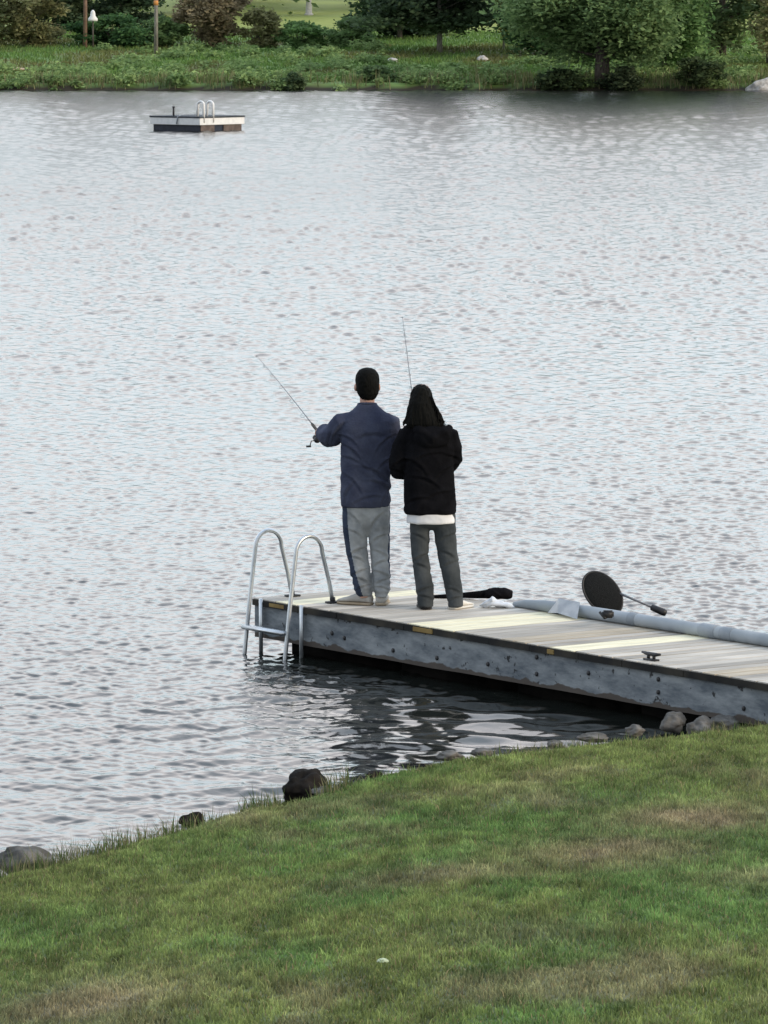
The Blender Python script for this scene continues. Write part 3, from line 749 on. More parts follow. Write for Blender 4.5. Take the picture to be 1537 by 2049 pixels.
    add_ball(bm, (-.012, -.115, 1.305), (.135, .062, .085), sub=3)
    add_tube(bm, [(-.15, -.06, 1.385), (-.10, -.125, 1.355), (-.012, -.155, 1.30), (.075, -.125, 1.345), (.12, -.06, 1.375)], [.03, .036, .04, .036, .03], 12)
    add_ball(bm, (-.165, -.025, 1.345), (.075, .06, .055), sub=3)
    cj = creases([(-.13, 1.10, -.6, .10, .013, .011), (.08, 1.05, .6, .10, .013, .011), (-.05, .98, -.4, .12, .013, .010), (.03, .88, .3, .12, .013, .010), (-.12, .84, .2, .10, .012, .009), (-.24, 1.12, .4, .08, .012, .011), (-.26, 1.04, -.3, .08, .012, .011), (.14, 1.15, -.4, .07, .012, .010), (.0, 1.18, .1, .13, .014, .010)])
    w2 = wrinkle(.006, 7, 21)
    link('jacket', fuse(bm, .007, 4, lambda c, n: w2(c, n) + cj(c, n)), M['black'], r)
    # white shirt hem
    bm = bmesh.new()
    add_rings(bm, [(-.022, 0, .655, .176, .128), (-.022, 0, .66, .180, .132), (-.024, 0, .72, .174, .126), (-.024, 0, .80, .15, .11)], 32, pw=2.3)
    link('shirt', fuse(bm, .007, 2, wrinkle(.006, 9, 5)), M['wcloth'], r)
    # trousers
    bm = bmesh.new()
    add_rings(bm, [(-.02, 0, .80, .155, .11), (-.018, 0, .70, .168, .115), (-.012, 0, .645, .150, .085), (-.012, 0, .60, .10, .03)], 28, pw=2.4)
    add_tube(bm, [(-.100, 0, .72), (-.103, 0, .62), (-.104, .015, .40), (-.085, .005, .27), (-.066, -.01, .16), (-.062, -.015, .07), (-.062, -.015, .022)], [.078, .075, .062, .062, .067, .060, .056], 18)
    add_tube(bm, [(.074, 0, .72), (.080, 0, .62), (.098, .015, .44), (.130, .005, .27), (.152, -.01, .14), (.162, -.015, .07), (.164, -.015, .022)], [.086, .084, .074, .068, .062, .058, .056], 18)
    cw = creases([(-.10, .55, -.5, .08, .012, .009), (.09, .55, .5, .08, .012, .009), (-.10, .40, .5, .07, .011, .010), (-.09, .33, -.4, .07, .011, .010), (.11, .42, -.5, .07, .011, .010), (.12, .35, .4, .07, .011, .010), (-.07, .16, .4, .07, .010, .011), (-.06, .10, -.3, .07, .010, .011), (.155, .15, -.35, .06, .010, .010), (.16, .09, .3, .06, .010, .010)])
    w3 = wrinkle(.005, 9, 13)
    link('trousers', fuse(bm, .007, 2, lambda c, n: w3(c, n) + cw(c, n)), M['dkpants'], r)
    for (x, y_, a, mu, ms) in ((-.062, .02, math.radians(8), 'blackshoe', 'blackshoe'), (.172, .02, math.radians(-38), 'wsole', 'wsole')):
        bu, bs = bmesh.new(), bmesh.new(); shoe(bu, bs, x, y_, a, .255, .047, 0, .75)
        o = obj('shoe', bu, M[mu], r); obj('sole', bs, M[ms], o)
    return r, p
wom_root, wom_p = woman()

# ------------------------------------------------------------------ fishing rods
def rod(base, d, length, label, bend=.05, reel_side=-1, r0=.0045):
    d = Vector(d).normalized(); base = Vector(base)
    q = d.to_track_quat('Y', 'Z')
    r = bpy.data.objects.new('fishing_rod', None); COL.objects.link(r); r.location = base; r.rotation_mode = 'QUATERNION'; r.rotation_quaternion = q
    r.empty_display_size = .1
    tag(r, label, 'fishing rod', 'rods held by the two people')
    bm = bmesh.new(); add_tube(bm, [(0, -.22, 0), (0, -.10, 0), (0, 0, 0), (0, .13, 0), (0, .16, 0)], [.011, .013, .011, .012, .007], 10); obj('handle', bm, M['cork'], r)
    bm = bmesh.new(); n = 14
    C = lambda t: Vector((0, .14 + t * length, -bend * t * t))
    add_tube(bm, [C(k / n) for k in range(n + 1)], [r0 * (1 - k / n) + .0011 * k / n for k in range(n + 1)], 8); obj('rod_blank', bm, M['graph'], r)
    for t in (.16, .36, .55, .72, .86, 1.0):
        c = C(t); rr = .016 * (1 - t) + .005
        bm = bmesh.new()
        add_tube(bm, [c + Vector((rr * math.cos(a), 0, -rr - .006 + rr * math.sin(a))) for a in [2 * math.pi * k / 12 for k in range(13)]], .0015, 6, cap=False)
        obj('line_guide', bm, M['graph'], r)
    bm = bmesh.new()
    add_tube(bm, [(0, 0, -.012), (0, 0, -.05)], .007, 8); add_tube(bm, [(0, -.02, -.07), (0, .0, -.07), (0, .02, -.07), (0, .03, -.07)], [.016, .024, .024, .017], 14); add_tube(bm, [(0, .03, -.07), (0, .055, -.07)], .02, 14)
    re = obj('reel', bm, M['darkmetal'], r)
    bm = bmesh.new(); s = reel_side
    add_tube(bm, [(s * .015, -.01, -.07), (s * .05, -.01, -.07), (s * .056, -.01, -.11)], .004, 6); add_tube(bm, [(s * .048, -.01, -.115), (s * .085, -.01, -.115)], .008, 8)
    obj('crank', bm, M['darkmetal'], re)
    bm = bmesh.new(); add_tube(bm, [(0, .05, -.06)] + [C(t) + Vector((0, 0, -.022 * (1 - t) - .008)) for t in (.16, .36, .55, .72, .86, 1.0)], .0006, 4); obj('fishing_line', bm, M['graph'], r)
    return r
mb = Vector((man_p.x - .375, man_p.y + .37, ZD + 1.285))
tipm = PD(514, 704, man_p.y + 1.75)
rod(mb, tipm - mb, (tipm - mb).length - .14, 'fishing rod slanting up to the left from the person in the navy top', .03)
wb = Vector((wom_p.x - .10, wom_p.y + .37, ZD + 1.09))
tipw = PD(806, 628, wom_p.y + 1.35)
rod(wb, tipw - wb, (tipw - wb).length - .14, 'fishing rod pointing almost straight up behind the head of the long haired person', .03, 1)

# ------------------------------------------------------------------ things lying on the dock
# pale tube along the far edge
rz = RD
tube = empty('pipe', (A.x, A.y, ZD), 'long pale grey tube with darker joint bands lying along the far edge of the dock', 'pipe', None, RD)
u0 = dl(1035, 1214).x; ty = WD - .03
bm = bmesh.new()
uu = [u0, u0 + .12, u0 + .35, u0 + .8, u0 + 1.3]
add_tube(bm, [(u0, ty, .022), (u0 + .14, ty + .01, .034), (u0 + .40, ty, .044), (u0 + .8, ty, .047), (u0 + 1.6, ty, .047), (LD - .3, ty, .047)], [.02, .034, .044, .047, .047, .047], 20)
obj('pipe_body', bm, M['tube'], tube)
uj = dl(1308, 1249).x; uk = dl(1452, 1270).x; ul = dl(1487, 1275).x
for a, b_, rr, m in ((uj - .05, uj + .04, .051, 'tubedk'), (uk - .02, uk + .16, .053, 'tubedk'), (ul + .03, ul + .16, .051, 'tubedk')):
    bm = bmesh.new(); add_tube(bm, [(a, ty, .047), (a + .006, ty, .047), (b_ - .006, ty, .047), (b_, ty, .047)], [rr - .003, rr, rr, rr - .003], 20); obj('joint', bm, M[m], tube)
bm = bmesh.new()                                        # torn flap folded over the tube
ua = dl(1142, 1226).x
vs = [bm.verts.new(v) for v in ((ua, ty - .10, .015), (ua + .06, ty - .04, .125), (ua + .30, ty - .03, .118), (ua + .42, ty - .15, .012), (ua + .16, ty - .13, .03))]
bm.faces.new((vs[0], vs[1], vs[4])); bm.faces.new((vs[1], vs[2], vs[4])); bm.faces.new((vs[2], vs[3], vs[4]))
bmesh.ops.solidify(bm, geom=bm.faces[:], thickness=.006)
obj('flap', bm, M['plastic'], tube, False)

# landing net
c = PD(1206, 1187, P(1215, 1232, ZD).y)
net = empty('landing_net', P(1218, 1233, ZD), 'round black landing net with a short handle, propped upright against the pale tube', 'net')
o3 = Vector(net.location)
bm = bmesh.new()
hx = Vector((.79, .38, .61)).normalized(); hup = Vector((-.61, .12, .79)); hup = (hup - hx * hup.dot(hx)).normalized(); hn = hx.cross(hup)
cc = c - o3
n = 40; rr_ = [(.124 * math.cos(2 * math.pi * k / n), .182 * math.sin(2 * math.pi * k / n)) for k in range(n)]
add_tube(bm, [cc + hx * a + hup * b for a, b in rr_ + rr_[:1]], .009, 8, cap=False)
obj('hoop', bm, M['darkmetal'], net)
bm = bmesh.new(); R_ = []
for q, (k_, dp) in enumerate(((1, 0), (.96, .008), (.85, .016), (.6, .022), (.3, .026))):
    R_.append([bm.verts.new(cc + hx * a * k_ + hup * (b * k_ - .02 * (1 - k_)) + hn * (dp if hn.y < 0 else -dp)) for a, b in rr_])
for a, b in zip(R_, R_[1:]):
    for k in range(n): bm.faces.new((a[k], a[(k + 1) % n], b[(k + 1) % n], b[k]))
bm.faces.new(R_[-1])
bmesh.ops.solidify(bm, geom=bm.faces[:], thickness=.003)
obj('netting', bm, M['mesh'], net)
bm = bmesh.new(); e0 = cc + hx * .10 - hup * .08; e1 = PD(1330, 1226, c.y - .10) - o3
add_tube(bm, [e0, e0.lerp(e1, .5), e1], [.010, .008, .008], 8); obj('handle', bm, M['graph'], net)
bm = bmesh.new(); add_tube(bm, [e0.lerp(e1, .70), e0.lerp(e1, .72), e0.lerp(e1, .98), e0.lerp(e1, 1.03)], [.014, .024, .028, .022], 10); obj('grip', bm, M['darkmetal'], net)
bm = bmesh.new(); e0 = P(1214, 1222, ZD + .13) - o3
add_box(bm, e0 + Vector((.01, 0, -.025)), (.085, .05, .055), bev=.01); add_tube(bm, [e0 + Vector((-.05, 0, -.01)), e0 + Vector((-.015, -.03, -.05)), (.02, -.03, .012)], .010, 8)
obj('bracket', bm, M['darkmetal'], net)

# black bag
pb = P(975, 1199, ZD)
bag = empty('bag', pb, 'long black bag lying flat on the dock edge behind the long haired person', 'bag')
def bagmesh(pts, rr, el=.55):
    bm = bmesh.new(); add_tube(bm, pts, rr, 14, ell=el); return fuse(bm, .006, 3, wrinkle(.006, 18, 4))
link('bag_body', bagmesh([(-.02, .0, .04), (.05, .0, .045), (.13, 0, .045), (.19, 0, .035)], [.05, .07, .07, .05], .6), M['black'], bag)
bm = bmesh.new(); add_tube(bm, [(-.42, .06, .012), (-.30, .05, .018), (-.18, .02, .028), (-.06, .0, .035), (0, 0, .04)], [.012, .018, .022, .03, .035], 10); obj('strap', bm, M['black'], bag)
# crumpled white bag
pb = P(985, 1216, ZD)
bm = bmesh.new()
add_tube(bm, [(-.10, 0, .012), (-.04, 0, .03), (.0, .0, .05), (.05, 0, .03), (.12, -.01, .018), (.17, -.02, .008)], [.02, .05, .06, .05, .04, .02], 14, ell=.6)
me = fuse(bm, .006, 1, lambda c, n: .030 * abs(mnoise.noise(Vector((c.x * 11, c.y * 11, c.z * 22)))) - .010)
o = link('plastic_bag', me, M['plastic'], None, False); o.location = pb
tag(o, 'crumpled whitish plastic bag on the boards at the tube end', 'bag')
# small black box
pb = P(1117, 1228, ZD)
bx = empty('box', pb, 'small black box sitting on the dock boards against the tube', 'box', None, RD)
bm = bmesh.new(); add_box(bm, (0, 0, .026), (.085, .08, .05), bev=.008); obj('box_body', bm, M['darkmetal'], bx)
bm = bmesh.new(); add_box(bm, (0, 0, .057), (.089, .084, .012), bev=.004); obj('lid', bm, M['blackshoe'], bx)

# ------------------------------------------------------------------ rocks on the near shore
def rock(px, py, z, sx, sy, sz, m, label, seed, tilt=0, group='rocks along the near shore'):
    p = P(px, py, z)
    bm = bmesh.new(); bmesh.ops.create_icosphere(bm, subdivisions=4, radius=1)
    for v in bm.verts:
        c = v.co.copy()
        d = 1 + .42 * mnoise.noise(c * 1.1 + Vector((seed * 3.7, 0, 0))) + .16 * mnoise.noise(c * 2.9 + Vector((seed, 5, 0))) + .06 * mnoise.noise(c * 7 + Vector((seed, 0, 2)))
        v.co = Vector((c.x * sx * d, c.y * sy * d, c.z * sz * d))
    bmesh.ops.transform(bm, matrix=Matrix.Rotation(tilt, 4, 'Y'), verts=bm.verts)
    o = obj('rock', bm, M[m], None, True); o.location = p
    return tag(o, label, 'rock', group)
rock(612, 1572, .10, .14, .12, .10, 'darkrock', 'dark brown wedge shaped boulder at the water edge below the dock ladder', 1, -.2)
rock(650, 1583, .10, .075, .06, .03, 'rock', 'small grey stone in the grass just right of the dark wedge boulder', 2)
rock(385, 1642, .08, .075, .06, .045, 'darkrock', 'small dark stone poking out of the shore grass left of the big boulder', 3)
rock(52, 1724, .10, .16, .10, .085, 'rock', 'grey flat topped rock at the far left of the near shore', 4, .1)
rock(1348, 1446, .10, .085, .07, .065, 'rock', 'pale grey pointed rock in front of the dock between round stones', 5)
rock(1402, 1455, .10, .09, .08, .065, 'rock', 'round grey rock right of the pale pointed one', 6)
rock(1448, 1452, .09, .10, .08, .06, 'rock', 'largest grey brown rock in the row under the dock end', 7)
rock(1530, 1416, .12, .09, .08, .09, 'palerock', 'light grey slab leaning on the shore end of the dock', 8, .5)
rock(1270, 1462, .07, .06, .06, .04, 'rock', 'low grey stone leftmost of the row below the dock', 9)
rock(1185, 1476, .05, .10, .06, .030, 'rock', 'flat tan grey stone in the shallows where the lawn meets the water', 10)
rock(900, 1512, .07, .08, .06, .035, 'rock', 'low grey stone at the grass edge under the reflections of the people', 11)
rock(965, 1506, .07, .07, .05, .03, 'rock', 'flat grey stone beside the one under the reflections of the people', 12)
rock(1110, 1490, .06, .05, .05, .03, 'rock', 'small round stone half hidden in grass at the bay in the shore', 13)
rock(750, 1552, .06, .05, .05, .03, 'darkrock', 'small dark stone in the grass right of the wedge boulder', 14)

# pale clover flower on the lawn
p = G(766, 1945)
fl = empty('flower', p, 'single pale green white flower head in the lawn near the bottom', 'flower')
bm = bmesh.new()
for k in range(60):
    a = rng.normal(0, 1, 3); a /= np.linalg.norm(a); a[2] = abs(a[2])
    add_ball(bm, (a[0] * .022, a[1] * .020, .046 + a[2] * .013), (.006, .006, .004), sub=1)
obj('flower_head', bm, mat('pale_petals', (.38, .48, .30), (.56, .62, .46), .7, 30), fl)
bm = bmesh.new(); add_tube(bm, [(0, 0, -.01), (.002, 0, .02), (0, 0, .046)], .0025, 6); obj('stem', bm, mat('green_stem', (.07, .12, .03), (.09, .15, .04), .7), fl)

# ------------------------------------------------------------------ swim raft
pr = P(400, 263, 0)
s_ = 2.33; ra = math.radians(-90 - 40 + 90)
raft = empty('swim_raft', (pr.x, pr.y, 0), 'square white sided swimming raft with dark hull and white ladder rails anchored far out', 'raft', None, 0)
e1 = Vector((-math.cos(math.radians(40)), math.sin(math.radians(40)), 0)); e2 = Vector((math.sin(math.radians(40)), math.cos(math.radians(40)), 0))
RR = Matrix((e2, -e1, Vector((0, 0, 1)))).transposed()    # local x along e2, local y along -e1
def rbox(bm, a0, a1, b0, b1, z0, z1, bev=.01):
    c = e2 * ((a0 + a1) / 2) + e1 * ((b0 + b1) / 2) + Vector((0, 0, (z0 + z1) / 2))
    add_box(bm, c, (a1 - a0, b1 - b0, z1 - z0), RR, bev)
bm = bmesh.new(); rbox(bm, -.02, s_ + .02, -.02, s_ + .02, .455, .51); obj('raft_deck', bm, mat('grey_decking', (.03, .04, .05), (.08, .09, .10), .8, 8), raft, False)
bm = bmesh.new(); rbox(bm, 0, s_, 0, s_, .215, .455); obj('side_band', bm, M['white'], raft, False)
bm = bmesh.new(); rbox(bm, .08, s_ - .08, .08, s_ - .08, -.2, .215); obj('hull', bm, M['navy'], raft, False)
for a0, a1 in ((.10, .82), (1.28, s_ - .10)):
    bm = bmesh.new(); rbox(bm, a0, a1, .045, .08, -.15, .212); obj('float', bm, M['brick'], raft, False)
for a0 in (.22, .70):
    bm = bmesh.new(); b0 = e2 * a0
    pts = [(.02, .30), (.02, .90)] + [(.02 + .17 - .17 * math.cos(math.pi * k / 10), .90 + .12 * math.sin(math.pi * k / 10)) for k in range(1, 10)] + [(.36, .90), (.40, .50)]
    add_tube(bm, [b0 + e1 * q + e2 * (q * .25) + Vector((0, 0, zz)) for q, zz in pts], .045, 8); obj('ladder_rail', bm, M['white'], raft)
bm = bmesh.new(); q = e1 * 1.45 + e2 * .25
add_tube(bm, [q + Vector((0, 0, .5)), q + Vector((0, 0, .80))], .035, 8); add_tube(bm, [q + Vector((0, 0, .80)), q + Vector((0, 0, .84))], .05, 8); obj('mooring_post', bm, M['darkmetal'], raft)
bm = bmesh.new(); q = e1 * 1.0
add_tube(bm, [q + e2 * .1 + Vector((0, 0, .53)), q + e2 * -.03 + Vector((0, 0, .5)), q + e2 * -.04 + e1 * .05 + Vector((0, 0, .24))], .022, 8); obj('rope', bm, M['tubedk'], raft)

# ------------------------------------------------------------------ far bank
DS = P(768, 181, 0).y
def fshore(x): return DS + 1.6 * (fbm(x * .13 + 5, x * 0 + 1, 3) - .5) + .5 * (fbm(x * .9, x * 0 + 4, 2) - .5)
def fground(x, y):
    x = np.asarray(x, float); y = np.asarray(y, float)
    s = y - fshore(x)
    u = .30 * sstep(0, .6, s) + .052 * np.maximum(s, 0) + .5 * (fbm(x * .12, y * .08 + 3, 3) - .5) * sstep(1, 12, s)
    return np.where(s > 0, u, np.maximum(s * .5, -1.5))
xs = np.linspace(-90, 90, 260); ys = np.concatenate([np.linspace(DS - 4, DS + 8, 50), np.linspace(DS + 8.5, DS + 60, 90), np.linspace(DS + 62, DS + 300, 30)])
X, Y = np.meshgrid(xs, ys); Z = fground(X.ravel(), Y.ravel()); nx, ny = len(xs), len(ys)
i = (np.arange(ny - 1)[:, None] * nx + np.arange(nx - 1)[None]).ravel(); qd = np.stack([i, i + 1, i + 1 + nx, i + nx], 1)
xr, yr = X.ravel(), Y.ravel()
n1 = fbm(xr * .35, yr * .25, 4)[:, None]; n2 = fbm(xr * 1.5, yr * 1.1, 3)[:, None]
vc = np.array([.13, .21, .06]) * (.75 + .5 * n2); dryk = sstep(.5, .7, n1); vc = vc * (1 - dryk) + np.array([.14, .14, .055]) * dryk
vc = np.where((Z < .22)[:, None], np.array([.035, .03, .02]), vc)
hi = sstep(DS + 34, DS + 48, yr)[:, None]; vc = vc * (1 - hi) + np.array([.27, .31, .075]) * (.8 + .4 * n2) * hi  # sunlight on the upper far lawn painted in as yellower colour
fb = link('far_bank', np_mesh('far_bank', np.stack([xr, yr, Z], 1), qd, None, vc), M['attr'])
tag(fb, 'grassy far shore rising from the lake', None, None, 'structure')

def FG(px, py):                       # point of the far bank seen at a pixel
    d = 260.
    for _ in range(30):
        p = PD(px, py, d); z = float(fground([p.x], [p.y])[0])
        d += (p.z - z) * 14.0 * .5
        d = min(max(d, DS + .1), 330)
    return Vector((p.x, p.y, z))
def leaves(n, clumps, size, c1, c2, flat=.3, seed=0):
    """quads scattered through clump volumes; clumps: (x,y,z,rx,ry,rz)"""
    cl = np.array(clumps); vol = cl[:, 3] * cl[:, 4] * cl[:, 5]; pk = rng.choice(len(cl), n, p=vol / vol.sum())
    u = rng.normal(0, 1, (n, 3)); u /= np.linalg.norm(u, axis=1)[:, None]
    rad = rng.random(n)[:, None] ** .45
    pos = cl[pk, :3] + u * rad * cl[pk, 3:6] * (1 + .25 * rng.normal(0, 1, (n, 1)))
    a = rng.normal(0, 1, (n, 3)); a[:, 2] *= flat; a /= np.linalg.norm(a, axis=1)[:, None]
    b = rng.normal(0, 1, (n, 3)); b -= a * (a * b).sum(1)[:, None]; b /= np.linalg.norm(b, axis=1)[:, None]
    s = size * (.5 + rng.random(n))[:, None]
    V = np.stack([pos - a * s, pos - b * s * .45, pos + a * s, pos + b * s * .45], 1).reshape(-1, 3)
    q = np.arange(n * 4).reshape(n, 4)
    t = (rng.random(len(cl))[pk] * .6 + rng.random(n) * .4)[:, None]
    c = 1.95 * (np.array(c1) * (1 - t) + np.array(c2) * t) * (.7 + .6 * rng.random((n, 1)))
    return V, q, np.repeat(c, 4, 0)
def leafobj(name, parent, *a, **k):
    V, q, c = leaves(*a, **k)
    return link(name, np_mesh(name, V, q, None, c), M['leaf'], parent, False)
def tree(name, px, py, h, w, c1, c2, label, cat, base=.3, n=7000, size=.16, bark='bark', tr=.13, kind='round', group=None, lean=0, nc=34, stems=1, p=None):
    p = p or FG(px, py)
    t = empty(name, p, label, cat, group)
    cl = []
    for k in range(nc):
        f = (k + random.random()) / nc
        if kind == 'cone':
            zz = base * h + f * h * (1 - base); rr = w * .5 * (1 - f) ** .8 + .15; a = random.random() * 6.283; q = rr * math.sqrt(random.random())
            cl.append((math.cos(a) * q, math.sin(a) * q, zz, .28 * w * (1.1 - f) * .8 + .1, .28 * w * (1.1 - f) * .8 + .1, h * .035 + .08))
        else:
            a = random.random() * 6.283; u = random.uniform(-1, 1); rr = math.sqrt(max(0, 1 - u * u)) * random.uniform(.45, 1)
            zz = base * h + (h - base * h) * (.5 + .48 * u)
            cs = random.uniform(.10, .20)
            cl.append((math.cos(a) * rr * w * .48 + lean * zz, math.sin(a) * rr * w * .42, zz, cs * w + .05, cs * w + .05, cs * (h - base * h) * .75 + .05))
    leafobj('crown', t, n, cl, size, c1, c2)
    bm = bmesh.new()
    for sI in range(stems):
        ox = 0 if stems == 1 else random.uniform(-.25, .25) * w * .5
        top = .85 * h
        add_tube(bm, [(ox * .4, 0, -.3), (ox * .5 + lean * h * .2, 0, h * .2), (ox * .8 + lean * h * .5, .05, h * .5), (ox + lean * top, 0, top)], [tr * 1.25, tr, tr * .7, tr * .2], 9)
    for (x, y, z, *_r) in cl[::2]:
        f = max(.12, (z / h) * .72)
        add_tube(bm, [(lean * f * h, 0, f * h), (x * .5 + lean * f * h * .5, y * .5, (f * h + z) / 2 + .05), (x, y, z)], [tr * .35, tr * .22, tr * .08], 5)
    obj('trunk', bm, M[bark], t)
    return t
GR = ((.055, .10, .036), (.13, .21, .075)); DK = ((.018, .032, .018), (.05, .078, .036)); OL = ((.085, .09, .04), (.19, .185, .09)); BR = ((.10, .085, .05), (.20, .165, .10)); LT = ((.06, .12, .025), (.14, .21, .06)); MD = ((.055, .092, .038), (.12, .18, .07))
tree('oak_tree', 1205, 166, 8.6, 9.0, *MD, 'big leafy tree with a thick dark trunk standing at the far waterline', 'tree', .13, 42000, .135, tr=.32, nc=80, lean=.01)
tree('leafy_tree', 1330, 150, 7.5, 5.0, *GR, 'bushy light green tree right of the thick trunked tree on the far shore', 'tree', .08, 12000, .15, tr=.12, nc=44)
tree('leafy_tree', 1445, 118, 9, 5.2, (.04, .065, .03), (.10, .135, .055), 'dark broad tree at the right edge of the far shore', 'tree', .12, 12000, .16, tr=.2, nc=44)
tree('leafy_tree', 1090, 112, 8, 4.6, (.04, .08, .034), (.085, .15, .055), 'deep green tree between the pine and the thick trunked tree', 'tree', .05, 12000, .15, tr=.15, nc=44)
tree('leafy_tree', 1540, 130, 7, 4.0, *OL, 'olive brown tree cut by the right border above the pale boulder', 'tree', .1, 7000, .15, tr=.15)
tree('pine_tree', 880, 104, 10, 6.6, *DK, 'dark spreading pine with bare lower trunk above the far lawn', 'tree', .13, 22000, .16, bark='palebark', tr=.13, kind='cone', nc=90)
tree('pine_tree', 800, 78, 9, 4.8, (.012, .026, .012), (.03, .055, .022), 'dark pine behind and left of the spreading pine', 'tree', .05, 12000, .16, tr=.13, kind='cone', nc=60)
tree('sapling', 1008, 100, 4.4, 1.2, (.12, .14, .04), (.24, .24, .08), 'thin yellow green sapling beside the spreading pine', 'tree', .15, 1500, .11, bark='palebark', tr=.05, nc=16)
tree('shrub', 60, 92, 3.4, 4.4, *OL, 'olive brown bush at the left edge of the far shore', 'shrub', .02, 9000, .13, tr=.06, stems=4)
tree('shrub', -40, 96, 3.4, 3.6, (.05, .07, .03), (.12, .13, .06), 'tall olive bush cut by the left border', 'shrub', .02, 5000, .13, tr=.06, stems=4)
tree('shrub', 225, 92, 1.5, 4.4, (.02, .05, .02), (.05, .10, .035), 'wide dark green bush below the white figure', 'shrub', .0, 8000, .12, tr=.04, stems=4)
tree('cedar_tree', 245, 62, 7, 5.4, (.02, .036, .02), (.05, .08, .038), 'blackish green cedar behind the wide dark green bush', 'tree', .03, 11000, .15, tr=.16, kind='cone', nc=60)
tree('cedar_tree', 110, 62, 7, 4.0, (.025, .04, .02), (.06, .085, .04), 'dark cedar behind the olive bush on the left', 'tree', .03, 9000, .15, tr=.16, kind='cone', nc=50)
tree('shrub', 330, 93, 1.4, 2.6, *MD, 'mid green bush left of the reddish brown bush', 'shrub', .0, 4500, .12, tr=.04, stems=4)
tree('shrub', 430, 92, 3.6, 3.6, *BR, 'reddish brown bush with a pale bare stem', 'shrub', .05, 8500, .13, bark='palebark', tr=.05, stems=4)
tree('shrub', 520, 94, 1.9, 2.2, *OL, 'small olive bush right of the reddish brown one', 'shrub', .0, 3500, .12, tr=.04, stems=3)
tree('shrub', 600, 97, 1.3, 2.6, *GR, 'low green bush under the pale grey marker post', 'shrub', .0, 4000, .12, tr=.03, stems=3)
tree('shrub', 700, 96, 1.5, 2.6, *MD, 'low dark green bush beside the left pine', 'shrub', .0, 4500, .12, tr=.03, stems=3)
tree('shrub', 590, 174, .8, 1.0, (.03, .05, .025), (.07, .10, .045), 'small black green bush hanging over the middle of the far waterline', 'shrub', .0, 1800, .11, tr=.03, stems=2)
tree('shrub', 750, 170, .7, 1.9, (.03, .055, .025), (.08, .12, .05), 'dark low bush at the waterline left of the small white stone', 'shrub', .0, 1800, .11, tr=.03, stems=2)
tree('shrub', 1245, 176, 1.1, 2.0, (.018, .028, .016), (.05, .07, .035), 'dark bush at the foot of the thick trunked tree', 'shrub', .0, 3000, .11, tr=.03, stems=3)
tree('shrub', 1400, 172, 1.2, 2.4, (.02, .035, .014), (.055, .075, .03), 'low olive green bush at the waterline left of the pale boulder', 'shrub', .0, 3400, .11, tr=.03, stems=3)
tree('shrub', 1120, 172, .9, 2.2, (.014, .026, .012), (.04, .06, .025), 'dark trailing bush at the waterline left of the thick trunk', 'shrub', .0, 3000, .11, tr=.03, stems=3)
# woods on the rise behind, one mass
cl = []
for k in range(110):
    x = random.uniform(-55, 55); y = random.uniform(DS + 52, DS + 80)
    g = float(fground([x], [y])[0]); hh = random.uniform(2.5, 5)
    cl.append((x, y, g + hh * .55 + 1.0, random.uniform(1.3, 2.4), 1.5, hh * .6))
V, q, c = leaves(42000, cl, .28, (.03, .055, .02), (.09, .13, .04))
o = link('woods', np_mesh('woods', V, q, None, c), M['leaf'], None, False); tag(o, 'distant mixed woodland behind the far lawn', 'woods', None, 'stuff')
# undergrowth on the bank
cl = []
for k in range(420):
    px = random.uniform(-60, 1600)
    lo_, hi_ = (96, 172) if 200 < px < 780 else ((140, 172) if px < 200 else (128, 174))
    if px > 1020: lo_ = 100
    py = random.uniform(lo_, hi_); p = FG(px, py); r_ = random.uniform(.25, .65)
    if 780 < px < 1020 and 108 < py < 140 and random.random() < .8: continue
    cl.append((p.x, p.y, p.z + r_ * .3, r_, r_, r_ * .55))
V, q, c = leaves(52000, cl, .105, (.065, .11, .038), (.17, .23, .09))
o = link('undergrowth', np_mesh('undergrowth', V, q, None, c), M['leaf'], None, False); tag(o, 'tangled low green undergrowth covering the far bank', 'undergrowth', None, 'stuff')
# reeds at the water
n = 9000
x = rng.uniform(-24, 24, n); s = rng.gamma(1.5, .9, n); y = fshore(x) + .1 + s
k = (fbm(x * .5 + 8, y * .3, 3) + .2 * rng.random(n) > .52)
x, y = x[k], y[k]
c = np.where(rng.random(len(x))[:, None] < .5, np.array([.24, .23, .12]), np.array([.13, .18, .06])) * (.6 + .7 * rng.random(len(x)))[:, None]
V, Q, T, C = blades(x, y, fground(x, y), (.15 + .5 * rng.random(len(x))) * (.6 + .8 * vnoise(x * .8, y)), .03 + .025 * rng.random(len(x)), c, .5)
o = link('reeds', np_mesh('reeds', V, Q, T, C), M['blade'], None, False); tag(o, 'straw and green reeds along the far waterline', 'reeds', None, 'stuff')
# rough grass on the far lawns
n = 60000
x = rng.uniform(-26, 26, n); y = DS + 2 + 40 * rng.random(n) ** 1.2
n1 = fbm(x * .35, y * .25, 4)[:, None]
c = (np.array([.13, .23, .06]) * (1 - sstep(.45, .7, n1)) + np.array([.15, .17, .06]) * sstep(.45, .7, n1)) * (.7 + .6 * rng.random((n, 1)))
V, Q, T, C = blades(x, y, fground(x, y), .08 + .16 * rng.random(n), .05 + .04 * rng.random(n), c, .6)
o = link('grass', np_mesh('far_grass', V, Q, T, C), M['blade'], None, False); tag(o, 'bright green rough grass on the far lawn', 'grass', None, 'stuff')

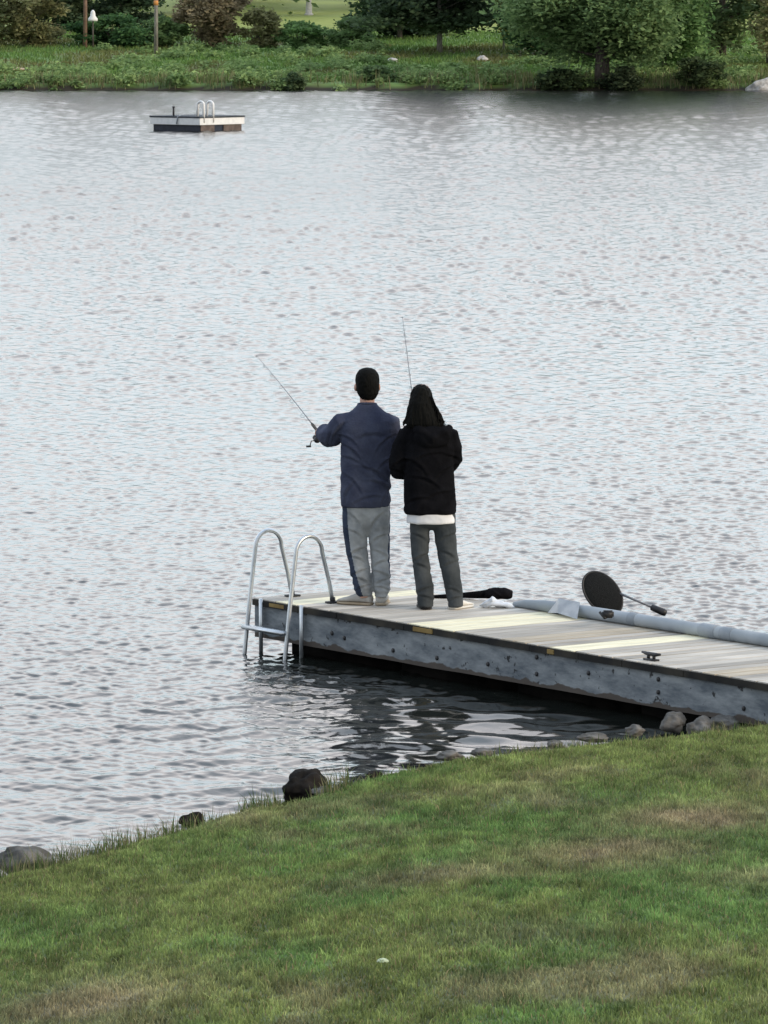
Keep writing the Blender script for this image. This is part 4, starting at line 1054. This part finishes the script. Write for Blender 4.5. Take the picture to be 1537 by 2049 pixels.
def frock(px, py, sx, sy, sz, m, label, seed, tilt=0):
    p = FG(px, py); o = rock(px, py, 0, sx, sy, sz, m, label, seed, tilt, 'rocks on the far shore'); o.location = p + Vector((0, 0, sz * .3)); return o
frock(784, 124, .30, .25, .16, 'palerock', 'white stone lying in the far grass left of the pine trunk', 21)
frock(965, 122, .30, .25, .20, 'palerock', 'pale pinkish stone in the grass right of the pine trunk', 22)
frock(1525, 174, .85, .5, .42, 'palerock', 'large pale boulder at the right end of the far waterline', 23, -.35)
frock(890, 172, .35, .25, .12, 'rock', 'flat grey stone at the far waterline below the pine', 24)
# small sand beach
bm = bmesh.new(); p = FG(15, 143); add_ball(bm, (0, 0, 0), (1.0, 1.6, .10), sub=3)
for v in bm.verts: v.co += Vector((.2, .3, .02)) * mnoise.noise(v.co * 2)
o = obj('sand_patch', bm, M['sand'], None); o.location = p + Vector((0, 0, .12)); tag(o, 'bare tan sand patch at the left of the far bank', None, None, 'structure')
# slender trunks and posts behind the bushes
def pole(px, py0, py1, r0, m, name, label, cat, dep):
    a = PD(px, py0, dep); b = PD(px, py1, dep); a.z = float(fground([a.x], [a.y])[0]) - .1
    t = empty(name, (a.x, a.y, a.z), label, cat)
    return t, a, (b.z - a.z)
t, a, h = pole(170, 60, -120, .1, None, 'bare_tree', 'slender bare brown trunk beside the white figure', 'tree', DS + 26.)
bm = bmesh.new(); add_tube(bm, [(0, 0, 0), (.03, 0, h * .4), (0, 0, h)], [.12, .10, .07], 9); obj('trunk', bm, mat('redbrown_bark', (.16, .10, .07), (.26, .17, .12), .9, 5), t)
leafobj('crown', t, 2500, [(random.uniform(-1, 1), random.uniform(-1, 1), h + random.uniform(-.6, 1.2), .7, .7, .5) for _ in range(10)], .15, (.03, .05, .02), (.08, .11, .04))
t, a, h = pole(312, 60, -120, .1, None, 'bare_tree', 'slender pale grey trunk with an orange band left of the reddish brown bush', 'tree', DS + 22.)
bm = bmesh.new(); add_tube(bm, [(0, 0, 0), (.02, 0, h * .4), (0, 0, h)], [.11, .10, .08], 9); obj('trunk', bm, M['palebark'], t)
zt = PD(312, 4, DS + 22.).z - a.z
bm = bmesh.new(); add_tube(bm, [(.012, 0, zt - .16), (.012, 0, zt + .08)], .118, 10); obj('band', bm, M['orange'], t)
leafobj('crown', t, 2500, [(random.uniform(-1, 1), random.uniform(-1, 1), h + random.uniform(-.6, 1.2), .7, .7, .5) for _ in range(10)], .15, (.03, .05, .02), (.08, .11, .04))
# white garden figure
p = PD(186, 40, DS + 16.)
p.z -= .05; t = empty('garden_ornament', p, 'small white bell shaped ornament standing above the dark green bush', 'ornament')
bm = bmesh.new(); add_rings(bm, [(0, 0, .0, .24, .2), (0, 0, .12, .24, .19), (0, 0, .26, .13, .12), (0, 0, .40, .12, .11), (0, 0, .50, .09, .09), (0, 0, .56, .03, .03)], 16); obj('ornament_body', bm, M['white'], t)
bm = bmesh.new(); add_tube(bm, [(0, 0, -1.3), (0, 0, .02)], .04, 8); obj('stand', bm, M['bark'], t)
# pale marker
p = FG(618, 30)
t = empty('marker_post', p, 'pale grey stone marker widening to its base on the sunlit far lawn', 'post')
bm = bmesh.new(); add_rings(bm, [(0, 0, -.1, .26, .22), (0, 0, .08, .26, .22), (0, 0, .10, .20, .17), (0, 0, .8, .15, .13), (0, 0, 1.6, .12, .11), (0, 0, 1.66, .05, .05)], 12, pw=5); obj('post_body', bm, mat('concrete', (.42, .42, .42), (.55, .54, .52), .9, 8), t, True, 40)
p = FG(730, 9)
t = empty('marker_post', p, 'thin white post at the top of the far lawn left of the pines', 'post')
bm = bmesh.new(); add_tube(bm, [(0, 0, -.1), (0, 0, 1.2), (0, 0, 1.26)], [.07, .06, .03], 10); obj('post_body', bm, M['white'], t)
